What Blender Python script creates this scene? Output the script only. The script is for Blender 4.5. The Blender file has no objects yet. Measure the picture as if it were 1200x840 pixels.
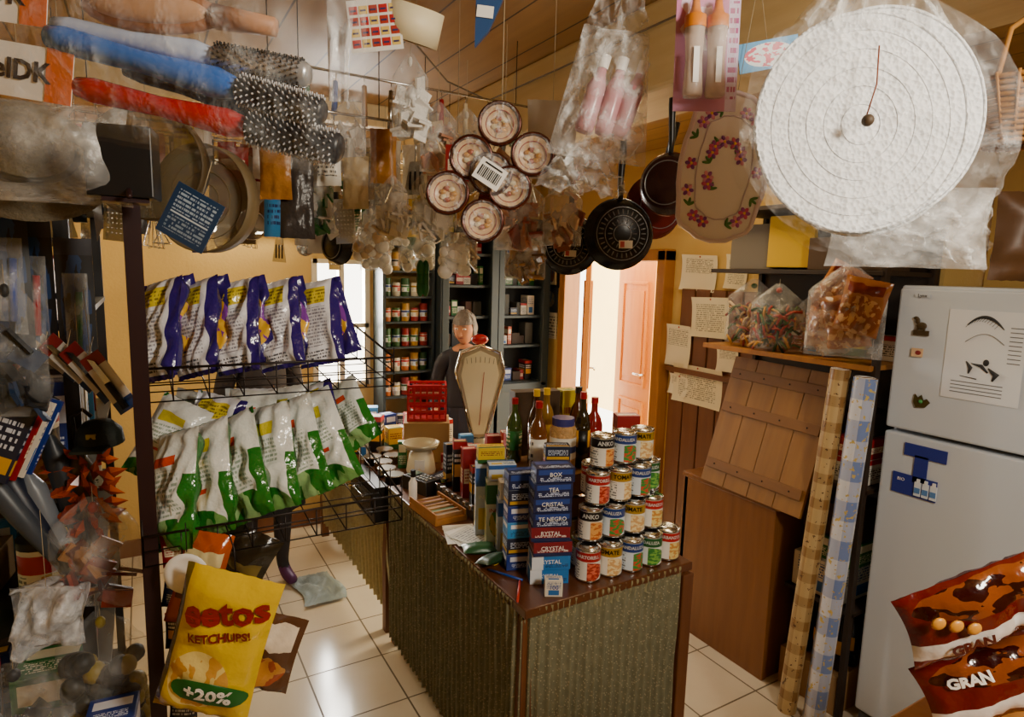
import bpy, math, random
from mathutils import Vector, Matrix, noise, Euler
PI=math.pi; YAW=-0.534
rnd=random.Random(7)
scene=bpy.context.scene
# ------------------------------------------------------------------ materials
_mc={}
def C(c): return (c[0],c[1],c[2],1)
def hexc(h):
    r=[int(h[i:i+2],16)/255 for i in (0,2,4)]
    return tuple(((x+.055)/1.055)**2.4 if x>.04045 else x/12.92 for x in r)
def base(name):
    m=bpy.data.materials.new(name);m.use_nodes=True;nt=m.node_tree
    return m,nt,nt.nodes['Principled BSDF']
def mat(h,rough=.5,metal=0,emis=0,bump=0,bscale=40,var=0,vscale=6,trans=0,alpha=1,ior=1.45,coat=0):
    k=(h,rough,metal,emis,bump,bscale,var,vscale,trans,alpha,coat)
    if k in _mc: return _mc[k]
    m,nt,b=base('mat_'+h);c=hexc(h)
    b.inputs['Base Color'].default_value=C(c);b.inputs['Roughness'].default_value=rough;b.inputs['Metallic'].default_value=metal
    b.inputs['Transmission Weight'].default_value=trans;b.inputs['Alpha'].default_value=alpha;b.inputs['IOR'].default_value=ior
    b.inputs['Coat Weight'].default_value=coat
    if emis: b.inputs['Emission Color'].default_value=C(c);b.inputs['Emission Strength'].default_value=emis
    if bump or var:
        tc=nt.nodes.new('ShaderNodeTexCoord')
    if var:
        n=nt.nodes.new('ShaderNodeTexNoise');n.inputs['Scale'].default_value=vscale;n.inputs['Detail'].default_value=5
        nt.links.new(tc.outputs['Object'],n.inputs['Vector'])
        r=nt.nodes.new('ShaderNodeMix');r.data_type='RGBA'
        r.inputs[6].default_value=C(tuple(x*(1-var) for x in c));r.inputs[7].default_value=C(tuple(min(1,x*(1+var*.6)) for x in c))
        nt.links.new(n.outputs['Fac'],r.inputs[0]);nt.links.new(r.outputs[2],b.inputs['Base Color'])
    if bump:
        n=nt.nodes.new('ShaderNodeTexNoise');n.inputs['Scale'].default_value=bscale;n.inputs['Detail'].default_value=4
        nt.links.new(tc.outputs['Object'],n.inputs['Vector'])
        bp=nt.nodes.new('ShaderNodeBump');bp.inputs['Strength'].default_value=bump;bp.inputs['Distance'].default_value=.01
        nt.links.new(n.outputs['Fac'],bp.inputs['Height']);nt.links.new(bp.outputs[0],b.inputs['Normal'])
    _mc[k]=m;return m
class NT:
    def __init__(s,nt): s.nt=nt
    def val(s,x,sock):
        if isinstance(x,(int,float)): sock.default_value=x
        else: s.nt.links.new(x,sock)
    def m(s,op,a,b=0,c=0):
        n=s.nt.nodes.new('ShaderNodeMath');n.operation=op
        s.val(a,n.inputs[0]);s.val(b,n.inputs[1]);s.val(c,n.inputs[2]);return n.outputs[0]
    def mix(s,f,a,b):
        n=s.nt.nodes.new('ShaderNodeMix');n.data_type='RGBA';s.val(f,n.inputs[0])
        for x,i in ((a,6),(b,7)):
            if isinstance(x,tuple): n.inputs[i].default_value=C(x)
            else: s.nt.links.new(x,n.inputs[i])
        return n.outputs[2]
    def noise(s,vec,scale,detail=3):
        n=s.nt.nodes.new('ShaderNodeTexNoise');n.inputs['Scale'].default_value=scale;n.inputs['Detail'].default_value=detail
        s.nt.links.new(vec,n.inputs['Vector']);return n.outputs['Fac']
    def coord(s,which='Object'):
        return s.nt.nodes.new('ShaderNodeTexCoord').outputs[which]
    def sep(s,vec):
        n=s.nt.nodes.new('ShaderNodeSeparateXYZ');s.nt.links.new(vec,n.inputs[0]);return n.outputs
    def comb(s,x,y,z=0):
        n=s.nt.nodes.new('ShaderNodeCombineXYZ');s.val(x,n.inputs[0]);s.val(y,n.inputs[1]);s.val(z,n.inputs[2]);return n.outputs[0]
    def bump(s,h,st,dist,b):
        n=s.nt.nodes.new('ShaderNodeBump');n.inputs['Strength'].default_value=st;n.inputs['Distance'].default_value=dist
        s.nt.links.new(h,n.inputs['Height']);s.nt.links.new(n.outputs[0],b.inputs['Normal'])
_pc={}
def pm(bg,rects=(),lines=(),rough=.4,blob=None,metal=0,seed=0,wr=0):
    """printed packaging: rects (u0,u1,v0,v1,hex); lines (u0,u1,v0,v1,rows,hex); blob (u0,u1,v0,v1,hexA,hexB,scale)"""
    k=(bg,tuple(rects),tuple(lines),rough,blob,metal,seed,wr)
    if k in _pc: return _pc[k]
    m,nt,b=base('printed_'+bg);q=NT(nt);uv=q.coord('UV');o=q.sep(uv);u,v=o[0],o[1]
    def inside(u0,u1,v0,v1):
        a=q.m('MULTIPLY',q.m('GREATER_THAN',u,u0),q.m('LESS_THAN',u,u1))
        c=q.m('MULTIPLY',q.m('GREATER_THAN',v,v0),q.m('LESS_THAN',v,v1));return q.m('MULTIPLY',a,c)
    cur=hexc(bg)
    if blob:
        u0,u1,v0,v1,ha,hb,sc=blob
        n=q.noise(q.comb(u,v,seed*1.7+.3),sc,2);cc=q.mix(q.m('GREATER_THAN',n,.52),hexc(ha),hexc(hb))
        uu=q.m('DIVIDE',q.m('SUBTRACT',u,(u0+u1)/2),(u1-u0)/2);vv=q.m('DIVIDE',q.m('SUBTRACT',v,(v0+v1)/2),(v1-v0)/2)
        rr=q.m('ADD',q.m('MULTIPLY',uu,uu),q.m('MULTIPLY',vv,vv))
        cur=q.mix(q.m('LESS_THAN',rr,1),cur,cc)
    for (u0,u1,v0,v1,h) in rects: cur=q.mix(inside(u0,u1,v0,v1),cur,hexc(h))
    for (u0,u1,v0,v1,rows,h) in lines:
        vr=q.m('MULTIPLY',v,rows/(v1-v0));fl=q.m('FLOOR',vr);fr=q.m('FRACT',vr)
        n=q.noise(q.comb(q.m('MULTIPLY',u,rows*3.2/(v1-v0)*.35),q.m('MULTIPLY',fl,3.7),seed),2.2,1)
        mk=q.m('MULTIPLY',q.m('GREATER_THAN',n,.46),q.m('LESS_THAN',fr,.55))
        cur=q.mix(q.m('MULTIPLY',mk,inside(u0,u1,v0,v1)),cur,hexc(h))
    if isinstance(cur,tuple): b.inputs['Base Color'].default_value=C(cur)
    else: nt.links.new(cur,b.inputs['Base Color'])
    b.inputs['Roughness'].default_value=rough;b.inputs['Metallic'].default_value=metal
    if wr: q.bump(q.noise(q.coord('Object'),35,3),wr,.006,b)
    _pc[k]=m;return m
_fc={}
def film(op=.28,tint='f4f6f6',scale=14):
    k=(op,tint,scale)
    if k in _fc: return _fc[k]
    m=bpy.data.materials.new('clear_plastic_film');m.use_nodes=True;nt=m.node_tree;q=NT(nt)
    b=nt.nodes['Principled BSDF'];out=nt.nodes['Material Output']
    b.inputs['Base Color'].default_value=C(hexc(tint));b.inputs['Roughness'].default_value=.1;b.inputs['Specular IOR Level'].default_value=1.0
    n=q.noise(q.coord('Object'),scale,6);q.bump(n,1,.03,b)
    t=nt.nodes.new('ShaderNodeBsdfTransparent');mx=nt.nodes.new('ShaderNodeMixShader')
    f=q.m('ADD',q.m('MULTIPLY',q.m('POWER',n,5),op*8),op*.12)
    lw=nt.nodes.new('ShaderNodeLayerWeight');lw.inputs[0].default_value=.3
    f=q.m('ADD',f,q.m('MULTIPLY',lw.outputs['Facing'],op*.6))
    nt.links.new(f,mx.inputs[0]);nt.links.new(t.outputs[0],mx.inputs[1]);nt.links.new(b.outputs[0],mx.inputs[2]);nt.links.new(mx.outputs[0],out.inputs[0])
    _fc[k]=m;return m
def wood(h1,h2,axis='Z',scale=1,rough=.45,name='wood'):
    m,nt,b=base(name);q=NT(nt);o=q.sep(q.coord('Object'));s={'X':(2,18,18),'Y':(18,2,18),'Z':(18,18,2)}[axis]
    vec=q.comb(q.m('MULTIPLY',o[0],s[0]*scale),q.m('MULTIPLY',o[1],s[1]*scale),q.m('MULTIPLY',o[2],s[2]*scale))
    n=q.noise(vec,1.6,6);nt.links.new(q.mix(n,hexc(h1),hexc(h2)),b.inputs['Base Color']);b.inputs['Roughness'].default_value=rough
    q.bump(n,.15,.01,b);return m
# ------------------------------------------------------------------ mesh builder
class MB:
    def __init__(s,name): s.name=name;s.v=[];s.f=[];s.fm=[];s.uv=[];s.sm=[];s.mats=[];s.M=Matrix()
    def mi(s,m):
        if m not in s.mats: s.mats.append(m)
        return s.mats.index(m)
    def add(s,vs,fs,m,uvs=None,smooth=False):
        o=len(s.v)
        for p in vs: s.v.append(s.M@Vector(p))
        for i,f in enumerate(fs):
            s.f.append([o+a for a in f]);s.fm.append(s.mi(m[i] if isinstance(m,list) else m));s.sm.append(smooth)
            s.uv.append(uvs[i] if uvs else [(0.5,0.5)]*len(f))
        return s
    def at(s,loc=(0,0,0),rot=(0,0,0),sc=(1,1,1)):
        s.M=Matrix.Translation(loc)@Euler(rot).to_matrix().to_4x4()@Matrix.Diagonal((*sc,1)) ;return s
    def box(s,c,z,m,taper=1):
        x,y,w=z[0]/2,z[1]/2,z[2]/2
        vs=[(c[0]+a*x*(taper if d>0 else 1),c[1]+b*y*(taper if d>0 else 1),c[2]+d*w) for d in (-1,1) for a,b in ((-1,-1),(1,-1),(1,1),(-1,1))]
        fs=[(0,1,5,4),(1,2,6,5),(2,3,7,6),(3,0,4,7),(4,5,6,7),(3,2,1,0)]
        return s.add(vs,fs,m,[[(0,0),(1,0),(1,1),(0,1)]]*6)
    def lathe(s,prof,m,seg=24):
        vs=[];fs=[];ms=[];uvs=[];n=len(prof)
        for i in range(seg):
            a=2*PI*i/seg-PI/2
            for r,z in prof: vs.append((r*math.cos(a),r*math.sin(a),z))
        zs=[p[1] for p in prof];z0,z1=min(zs),max(zs);dz=(z1-z0) or 1
        for i in range(seg):
            j=(i+1)%seg
            for k in range(n-1):
                fs.append((i*n+k,j*n+k,j*n+k+1,i*n+k+1));ms.append(m[k] if isinstance(m,list) else m)
                v0=(prof[k][1]-z0)/dz;v1=(prof[k+1][1]-z0)/dz
                uvs.append([(i/seg,v0),((i+1)/seg,v0),((i+1)/seg,v1),(i/seg,v1)])
        return s.add(vs,fs,ms,uvs,True)
    def cyl(s,r,z0,z1,m,seg=20,top=None,r2=None):
        r2=r if r2 is None else r2
        s.lathe([(r,z0),(r2,z1)],m,seg)
        for rr,z,fl in ((r,z0,1),(r2,z1,0)):
            vs=[(rr*math.cos(2*PI*i/seg),rr*math.sin(2*PI*i/seg),z) for i in range(seg)];f=list(range(seg))
            s.add(vs,[f[::-1] if fl else f],top or m,[[(.5+.5*math.cos(2*PI*i/seg),.5+.5*math.sin(2*PI*i/seg)) for i in (f[::-1] if fl else f)]])
        return s
    def tube(s,pts,r,m,seg=6,closed=False):
        pts=[Vector(p) for p in pts];n=len(pts);vs=[];fs=[];rr=r if isinstance(r,(list,tuple)) else [r]*n
        up=None
        for i,p in enumerate(pts):
            a=pts[(i-1)%n] if (closed or i>0) else p;b=pts[(i+1)%n] if (closed or i<n-1) else p
            t=(b-a).normalized()
            if up is None: up=Vector((0,0,1)) if abs(t.z)<.9 else Vector((1,0,0))
            x=t.cross(up)
            if x.length<1e-5: x=t.orthogonal()
            x.normalize();y=x.cross(t).normalized();up=y
            for k in range(seg): an=2*PI*k/seg;vs.append(p+x*math.cos(an)*rr[i]+y*math.sin(an)*rr[i])
        for i in range(n if closed else n-1):
            j=(i+1)%n
            for k in range(seg): l=(k+1)%seg;fs.append((i*seg+k,j*seg+k,j*seg+l,i*seg+l))
        if not closed: fs.append(tuple(range(seg)));fs.append(tuple(range((n-1)*seg,n*seg))[::-1])
        return s.add(vs,fs,m,None,True)
    def ring(s,R,r,m,z=0,seg=28,ts=6,axis='Z'):
        P=[]
        for i in range(seg):
            a=2*PI*i/seg
            P.append((R*math.cos(a),R*math.sin(a),z) if axis=='Z' else (R*math.cos(a),z,R*math.sin(a)))
        return s.tube(P,r,m,ts,True)
    def sph(s,c,r,m,seg=14,rings=9):
        r=(r,r,r) if isinstance(r,(int,float)) else r
        vs=[];fs=[]
        for i in range(rings+1):
            t=PI*i/rings
            for j in range(seg): a=2*PI*j/seg;vs.append((c[0]+r[0]*math.sin(t)*math.cos(a),c[1]+r[1]*math.sin(t)*math.sin(a),c[2]+r[2]*math.cos(t)))
        for i in range(rings):
            for j in range(seg): k=(j+1)%seg;fs.append((i*seg+j,(i+1)*seg+j,(i+1)*seg+k,i*seg+k))
        return s.add(vs,fs,m,None,True)
    def sheet(s,fn,nu,nv,m,smooth=True,flip=False):
        vs=[];fs=[];uvs=[]
        for j in range(nv+1):
            for i in range(nu+1): vs.append(fn(i/nu,j/nv))
        for j in range(nv):
            for i in range(nu):
                a=j*(nu+1)+i;f=[a,a+1,a+nu+2,a+nu+1];u=[(i/nu,j/nv),((i+1)/nu,j/nv),((i+1)/nu,(j+1)/nv),(i/nu,(j+1)/nv)]
                if flip: f=f[::-1];u=u[::-1]
                fs.append(f);uvs.append(u)
        return s.add(vs,fs,m,uvs,smooth)
    def prism(s,poly,y0,y1,m):
        n=len(poly);vs=[(x,y0,z) for x,z in poly]+[(x,y1,z) for x,z in poly]
        fs=[tuple(range(n)),tuple(range(n,2*n))[::-1]]+[((i+1)%n,i,n+i,n+(i+1)%n) for i in range(n)]
        xs=[p[0] for p in poly];zs=[p[1] for p in poly];X=min(xs);Z=min(zs);w=(max(xs)-X) or 1;h=(max(zs)-Z) or 1
        U=[((x-X)/w,(z-Z)/h) for x,z in poly]
        return s.add(vs,fs,m,[U,U[::-1]]+[[(0,0),(1,0),(1,1),(0,1)]]*n)
    def pillow(s,w,h,d,m,mb=None,seed=0,wr=.006,nx=14,ny=18,wf=None,frill=True,cr=0):
        def th(u,v):
            a=max(0,1-abs(2*u-1)**3)**.7*max(0,1-abs(2*v-1)**4)**.8;return a
        def S(sign):
            def fn(u,v):
                k=wf(v) if wf else 1-.06*math.sin(PI*v)
                x=(u-.5)*w*k;z=(v-.5)*h
                e=max(abs(2*u-1),abs(2*v-1))
                nz=noise.noise(Vector((x*22+seed*3.1,z*22,seed+sign)))*wr*(1.2 if e<.99 else .4)
                if cr: nz+=(abs(noise.noise(Vector((x*30+seed,z*18-x*20,seed+5+sign))))-.15)*cr*min(1,(1-e)*6)
                if frill: nz+=math.sin(u*40+seed)*.0018*max(0,abs(2*v-1)-.8)*5
                y=sign*d*.5*th(u,v)*(k if wf else 1)
                return (x,y+nz*(1 if e<.99 else 0),z+nz*.4)
            return fn
        s.front=S(-1)
        s.sheet(S(-1),nx,ny,m);s.sheet(S(1),nx,ny,mb or m,flip=True)
        s.pw=(w,h,d);s.th=th;return s
    def text(s,t,size,m,x=0,y=0,z=0,rz=0,warp=None,ext=.0004,bold=0,align='CENTER',sx=1):
        cu=bpy.data.curves.new('txt','FONT');cu.body=t;cu.size=size;cu.extrude=ext;cu.align_x=align;cu.align_y='CENTER';cu.offset=bold;cu.resolution_u=2
        ob=bpy.data.objects.new('txt',cu);me=bpy.data.meshes.new_from_object(ob)
        R=Matrix.Rotation(rz,4,'Y') 
        vs=[]
        for q in me.vertices:
            p=R@Vector((q.co.x*sx,-q.co.z,q.co.y));p=Vector((p.x+x,p.y+y,p.z+z))
            if warp: p=Vector(warp(p))
            vs.append(p)
        fs=[tuple(f.vertices) for f in me.polygons]
        s.add(vs,fs,m);bpy.data.objects.remove(ob);bpy.data.meshes.remove(me);bpy.data.curves.remove(cu);return s
    def ptext(s,t,size,m,x,z,rz=0,bold=0,sx=1,off=.005):
        w,h,d=s.pw
        return s.text(t,size,m,x,0,z,rz,warp=lambda p:(p.x,p.y+s.front(min(1,max(0,p.x/w+.5)),min(1,max(0,p.z/h+.5)))[1]-off,p.z),bold=bold,sx=sx)
    def mesh_from(s,me,mf,smooth=True):
        s.add([v.co.copy() for v in me.vertices],[tuple(p.vertices) for p in me.polygons],[mf(p.center) for p in me.polygons],None,smooth);return s
    def done(s,loc=(0,0,0),rot=(0,0,0),bevel=0,sc=1,parent=None):
        me=bpy.data.meshes.new(s.name);me.from_pydata([tuple(v) for v in s.v],[],s.f)
        for m in s.mats: me.materials.append(m)
        me.polygons.foreach_set('material_index',s.fm);me.polygons.foreach_set('use_smooth',s.sm)
        ul=me.uv_layers.new(name='UVMap');flat=[]
        for u in s.uv:
            for a in u: flat+=[a[0],a[1]]
        ul.data.foreach_set('uv',flat);me.update()
        ob=bpy.data.objects.new(s.name,me);bpy.context.collection.objects.link(ob)
        ob.location=loc;ob.rotation_euler=rot;ob.scale=(sc,)*3
        if bevel:
            b=ob.modifiers.new('bevel','BEVEL');b.width=bevel;b.segments=2;b.limit_method='ANGLE';b.angle_limit=.7
        if parent: ob.parent=parent
        return ob
# common materials
BLK=mat('100e0d',.4);BLKM=mat('1a1614',.35,.6);STEEL=mat('c9c9c6',.22,1);CHR=mat('e6e2d8',.12,1);WIRE=mat('241c1a',.4,.5);STR=mat('a8987a',.6)
WHT=mat('f2f0ea',.45);CREAM=mat('e9dfc2',.5);RED=mat('a80c12',.35);YEL=mat('e8be0c',.4);GRN=mat('14601f',.4)
BLUE=mat('1c46a0',.35);ORG=mat('d85c0c',.4);BRN=mat('5a3318',.5);GREY=mat('8b8b88',.5)
WOODH=wood('b98a4e','8b5c2c','Z',1,.5,'wood_handle')
# ------------------------------------------------------------------ ROOM
X0,X1,Y0,Y1,ZC=-0.95,2.7,-1.3,4.2,2.5
def plain(name,c,z,m,bevel=0):
    o=MB(name).box((0,0,0),z,m).done(c,bevel=bevel);return o
m,nt,b=base('floor_tile');q=NT(nt);o=q.sep(q.coord('Object'))
fx=q.m('FRACT',q.m('DIVIDE',q.m('ADD',o[0],10-.305),.33));fy=q.m('FRACT',q.m('DIVIDE',q.m('ADD',o[1],9.9-2.89),.33))
def edge(fr): return q.m('GREATER_THAN',q.m('ABSOLUTE',q.m('SUBTRACT',fr,.5)),.489)
g=q.m('MAXIMUM',edge(fx),edge(fy))
n=q.noise(q.coord('Object'),5,5);col=q.mix(n,hexc('c9b99e'),hexc('ddd1bb'));col=q.mix(g,col,hexc('6a5c48'))
nt.links.new(col,b.inputs['Base Color']);nt.links.new(q.m('ADD',q.m('MULTIPLY',g,.5),.15),b.inputs['Roughness']);q.bump(q.m('SUBTRACT',1,g),.4,.003,b)
FLOORM=m
fo=MB('floor').box((2.2,1.8,-.05),(6.5,6.4,.1),FLOORM).done()
WALL=mat('d0ae66',.8,bump=.2,bscale=60,var=.18,vscale=3)
m,nt,b=base('painted_ceiling_boards');q=NT(nt);o=q.sep(q.coord('Object'))
fr=q.m('FRACT',q.m('DIVIDE',q.m('ADD',o[0],10),.19));g=q.m('LESS_THAN',fr,.035)
n=q.noise(q.comb(q.m('MULTIPLY',o[0],14),o[1]),1.6,5);col=q.mix(n,hexc('8a6434'),hexc('b88e50'));col=q.mix(g,col,hexc('3f2a12'))
nt.links.new(col,b.inputs['Base Color']);b.inputs['Roughness'].default_value=.45;q.bump(q.m('SUBTRACT',1,g),.5,.01,b)
CEILM=m
plain('ceiling',(1.1,(Y0+Y1)/2,ZC+.05),(4.2,Y1-Y0+.2,.1),CEILM)
BEAM=wood('e6d09a','c8aa70','Y',1,.5,'beam_paint')
plain('ceiling_beam',(1.38,1.45,2.38),(.26,5.48,.24),BEAM,.012)
plain('ceiling_beam',(0.15,3.0,2.45),(2.18,.12,.1),BEAM,.008)
plain('wall_left',(X0-.05,(Y0+Y1)/2,ZC/2),(.1,Y1-Y0,ZC),WALL)
plain('wall_rear',(1.07,Y0-.05,ZC/2),(4.05,.1,ZC),WALL)
w=MB('wall_back')
def bw(x0,x1,z0,z1): w.box(((x0+x1)/2,4.25,(z0+z1)/2),(x1-x0,.1,z1-z0),WALL)
bw(X0-.1,.95,0,ZC);bw(1.34,X1+.1,0,ZC);bw(.95,1.34,0,.95);bw(.95,1.34,1.8,ZC);w.done()
wf=MB('window_1');FR=mat('e6dcc0',.5)
for x in (.97,1.145,1.32): wf.box((x,4.22,1.375),(.035,.06,.85),FR)
for z in (.965,1.36,1.785): wf.box((1.145,4.22,z),(.37,.06,.03),FR)
wf.done()
w=MB('wall_right')
def rw(y0,y1,z0,z1): w.box((2.75,(y0+y1)/2,(z0+z1)/2),(.1,y1-y0,z1-z0),WALL)
rw(1.27,2.72,0,ZC);rw(3.78,4.2,0,ZC);rw(2.72,3.78,1.9,ZC)
w.box((3.05,-.02,ZC/2),(.1,2.56,ZC),WALL);w.box((2.95,1.31,ZC/2),(.3,.08,ZC),WALL);w.done()
OAK=wood('b87a30','8a561e','Z',1,.4,'varnished_wood')
YOAK=wood('e0a028','c07c10','Z',1,.4,'yellow_varnished_wood')
d=MB('door_frame_1')
d.box((2.69,2.75,.95),(.14,.07,1.9),OAK);d.box((2.69,3.75,.95),(.14,.07,1.9),OAK);d.box((2.69,3.25,1.87),(.14,1.07,.07),OAK);d.done(bevel=.006)
def leaf(name,loc,rz,wd,M_):
    d=MB(name);d.box((wd/2,0,.93),(wd,.04,1.84),M_)
    for z,h in ((.45,.6),(1.28,.8)):
        for sg in (-1,1):
            for xx in (wd*.17,wd*.83): d.box((xx,sg*.026,z),(.02,.014,h),M_)
            for zz in (z-h/2,z+h/2): d.box((wd/2,sg*.026,zz),(wd*.7,.014,.02),M_)
            d.box((wd/2,sg*.024,z),(wd*.5,.012,h-.12),M_)
    d.tube([(wd-.06,-.03,.98),(wd-.06,-.07,.98),(wd-.15,-.07,.98)],.009,STEEL)
    return d.done(loc,(0,0,rz),bevel=.004)
leaf('door_1',(2.82,3.70,0.01),.90,.5,OAK)
leaf('door_2',(3.36,3.97,0.01),-PI/2-.08,.46,YOAK)
VW=mat('f4d68c',.7,var=.1)
plain('wall_courtyard',(5.2,4.3,1.3),(.1,5,2.6),VW)
TR=wood('7a4a22','5a3016','Z',1,.5,'wainscot')
w=MB('trim_1')
for i in range(5): w.box((2.685,2.14+i*.12,.6),(.03,.112,1.2),TR)
w.box((2.68,2.39,1.21),(.05,.62,.03),TR)
for i in range(5): w.box((2.69,2.14+i*.11,1.45),(.02,.10,.46),TR)
w.done(bevel=.004)
plain('baseboard_back',(.9,4.19,.05),(3.5,.02,.1),TR)
# ------------------------------------------------------------------ COUNTERS
m,nt,b=base('floral_fabric');q=NT(nt);co=q.coord('Object')
v=nt.nodes.new('ShaderNodeTexVoronoi');v.inputs['Scale'].default_value=100;nt.links.new(co,v.inputs['Vector'])
n=q.noise(co,30,5)
col=q.mix(n,hexc('5c5b44'),hexc('8e8a6c'));col=q.mix(q.m('LESS_THAN',v.outputs['Distance'],.26),col,hexc('a89f80'))
col=q.mix(q.m('LESS_THAN',v.outputs['Distance'],.10),col,hexc('70503a'))
nt.links.new(col,b.inputs['Base Color']);b.inputs['Roughness'].default_value=.85;FLOR=m
def drape(name,path,z0,z1,amp,wl,m,flare=.02,seed=0):
    P=[Vector((*p,0)) for p in path];L=[0]
    for a,c in zip(P,P[1:]): L.append(L[-1]+(c-a).length)
    T=L[-1];nu=int(T/.004)
    def fn(u,v):
        s=u*T;i=max(k for k in range(len(L)) if L[k]<=s+1e-9);i=min(i,len(P)-2)
        t=(s-L[i])/(L[i+1]-L[i]);p=P[i].lerp(P[i+1],t)
        def nrm(j):
            j=min(max(j,0),len(P)-2);dd=(P[j+1]-P[j]).normalized();return Vector((-dd.y,dd.x,0))
        n=nrm(i);D=L[i+1]-L[i];e=min(.5,.03/D)
        if t>1-e: n=n.lerp(nrm(i+1),(t-1+e)/e*.5)
        elif t<e: n=n.lerp(nrm(i-1),(e-t)/e*.5)
        n.normalize()
        k=1-v
        ph=s/wl*2*PI+3.2*noise.noise(Vector((s*7,seed,0)))+.9*noise.noise(Vector((s*9,v*2,seed)))
        o=amp*(.55+.45*k)*(math.sin(ph)+.35*math.sin(2*ph+1))+flare*k+.007*noise.noise(Vector((s*16,v*3,seed)))
        p=p-n*(-(o+amp)) if True else p
        return (p.x,p.y,z0+(z1-z0)*v+(0.006*math.sin(ph) if v<.01 else 0))
    MBx=MB(name);MBx.sheet(fn,nu,14,m);return MBx
CT=wood('6a3d1c','4a2612','Y',1,.3,'counter_top')
c=MB('counter')
c.box((1.275,2.055,.745),(.69,1.2,.03),CT)
c.box((1.275,2.055,.70),(.64,1.14,.06),TR)
c.box((1.605,2.055,.365),(.02,1.18,.73),TR)
for x,y in ((.96,1.5),(.96,2.62),(1.58,1.5),(1.58,2.62)): c.box((x,y,.36),(.045,.045,.72),TR)
c.box((1.6,1.47,.36),(.05,.04,.72),TR)
c.box((1.27,2.05,.12),(.6,1.1,.02),TR);c.done(bevel=.004)
path=[(1.565,1.448),(1.02,1.448),(.96,1.455),(.93,1.475),(.92,1.52),(.92,2.66)]
path=path[::-1]
# outward normal check: for reversed path travelling -Y along x=.92 the left normal points +X, so use the forward order
def outward(P): return P
PTH=[(p[0],p[1]) for p in path]
def drape2(name,pth,z0,z1,amp,wl,m,flare,seed):
    # offsets computed so that the cloth always bulges away from the counter centre (1.27, 2.05)
    o=drape(name,pth,z0,z1,amp,wl,m,flare,seed);return o
mb_=drape2('counter_curtain',PTH,.03,.735,.013,.036,FLOR,.012,1)
mb_.done()
VAL=mat('98906a',.85,var=.35,vscale=80)
drape('counter_curtain_trim',PTH,.70,.757,.009,.024,VAL,.014,5).done()
c=MB('back_counter')
c.box((1.27,3.36,.715),(.68,1.3,.03),CT);c.box((1.27,3.36,.66),(.64,1.26,.08),BLKM)
for x,y in ((.96,2.74),(.96,3.98),(1.58,2.74),(1.58,3.98)): c.box((x,y,.32),(.045,.045,.64),TR)
c.box((.915,2.90,.655),(.07,.38,.17),BLK);c.box((.878,2.90,.655),(.01,.32,.11),mat('2b2926',.25,.3));c.tube([(.87,2.82,.67),(.86,2.82,.67),(.86,2.98,.67),(.87,2.98,.67)],.004,STEEL);c.done(bevel=.004)
FLOR2=mat('b0a47a',.85,var=.35,vscale=70)
drape('back_counter_curtain',[(.92,4.0),(.92,2.70)],.1,.56,.014,.06,FLOR2,.03,8).done()
# ------------------------------------------------------------------ FRIDGE
FW=mat('ccd4dd',.3,coat=.3)
f=MB('refrigerator')
f.box((2.68,.95,.875),(.52,.6,1.69),FW)
f.box((2.39,.95,1.475),(.06,.6,.51),FW);f.box((2.39,.95,.64),(.06,.6,1.13),FW)
f.box((2.425,.95,.86),(.02,.58,1.66),mat('6d6f70',.6))
f.box((2.40,.95,.04),(.05,.58,.06),mat('55575a',.5));f.box((2.66,.95,1.73),(.58,.6,.02),FW)
f.box((2.355,.68,1.3),(.02,.03,.14),GREY);f.box((2.355,.68,1.12),(.02,.03,.2),GREY)
for y in (.7,1.2): f.box((2.6,y,.015),(.3,.04,.03),BLK)
f.done(bevel=.008)
def face_mx(name,y,z,build,x=2.357):
    o=MB(name);build(o);return o.done((x,y,z),(0,0,-PI/2))
INK=mat('2a2a2c',.6)
def drawing(o):
    o.box((0,0,0),(.225,.001,.30),mat('dfe3e8',.6))
    P=[(-.055+.105*t,-.002,.075+.055*math.sin(.5+t*2.3)) for t in [i/16 for i in range(17)]]
    o.tube(P,[.001+.0045*math.sin(PI*i/16) for i in range(17)],INK)
    for i in range(12):
        t=(i+1)/14;x=-.055+.105*t;z=.075+.055*math.sin(.5+t*2.3);o.tube([(x,-.002,z),(x-.012,-.002,z-.016)],.0006,INK,4)
    o.tube([(-.055+.11*i/10,-.002,.045+.03*math.sin(PI*i/10)) for i in range(11)],.0013,mat('8a8a8c',.6))
    for pts,rr in (([(-.045,-.002,-.02),(-.03,-.002,-.04),(-.035,-.002,-.06)],[.002,.007,.002]),([(-.03,-.002,-.025),(.0,-.002,-.03),(.02,-.002,-.05)],[.001,.006,.003]),([(.02,-.002,-.035),(.045,-.002,-.055),(.035,-.002,-.075)],[.002,.010,.003]),([(-.06,-.002,-.07),(-.01,-.002,-.075)],[.001,.002])):
        o.tube(pts,rr,INK,5)
    o.sph((.012,-.002,-.018),(.009,.002,.011),INK,8,6)
    for i in range(9): o.box((.085,-.001,.1-i*.014),(.035,.001,.003),mat('6f7174',.6))
    for i in range(4): o.box((-.01,-.001,-.09-i*.012),(.15,.001,.003),mat('6f7174',.6))
face_mx('drawing_sheet',.965,1.515,drawing)
def horse(o):
    B=mat('4a3a22',.5);o.box((0,-.003,-.025),(.05,.006,.018),B);o.sph((0,-.005,.0),(.018,.005,.013),B);o.sph((-.014,-.005,.016),(.008,.004,.012),B);o.sph((-.02,-.005,.026),(.009,.004,.006),B)
    for x in (-.012,.01): o.box((x,-.005,-.012),(.005,.006,.02),B)
face_mx('fridge_magnet',1.16,1.60,horse)
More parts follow.
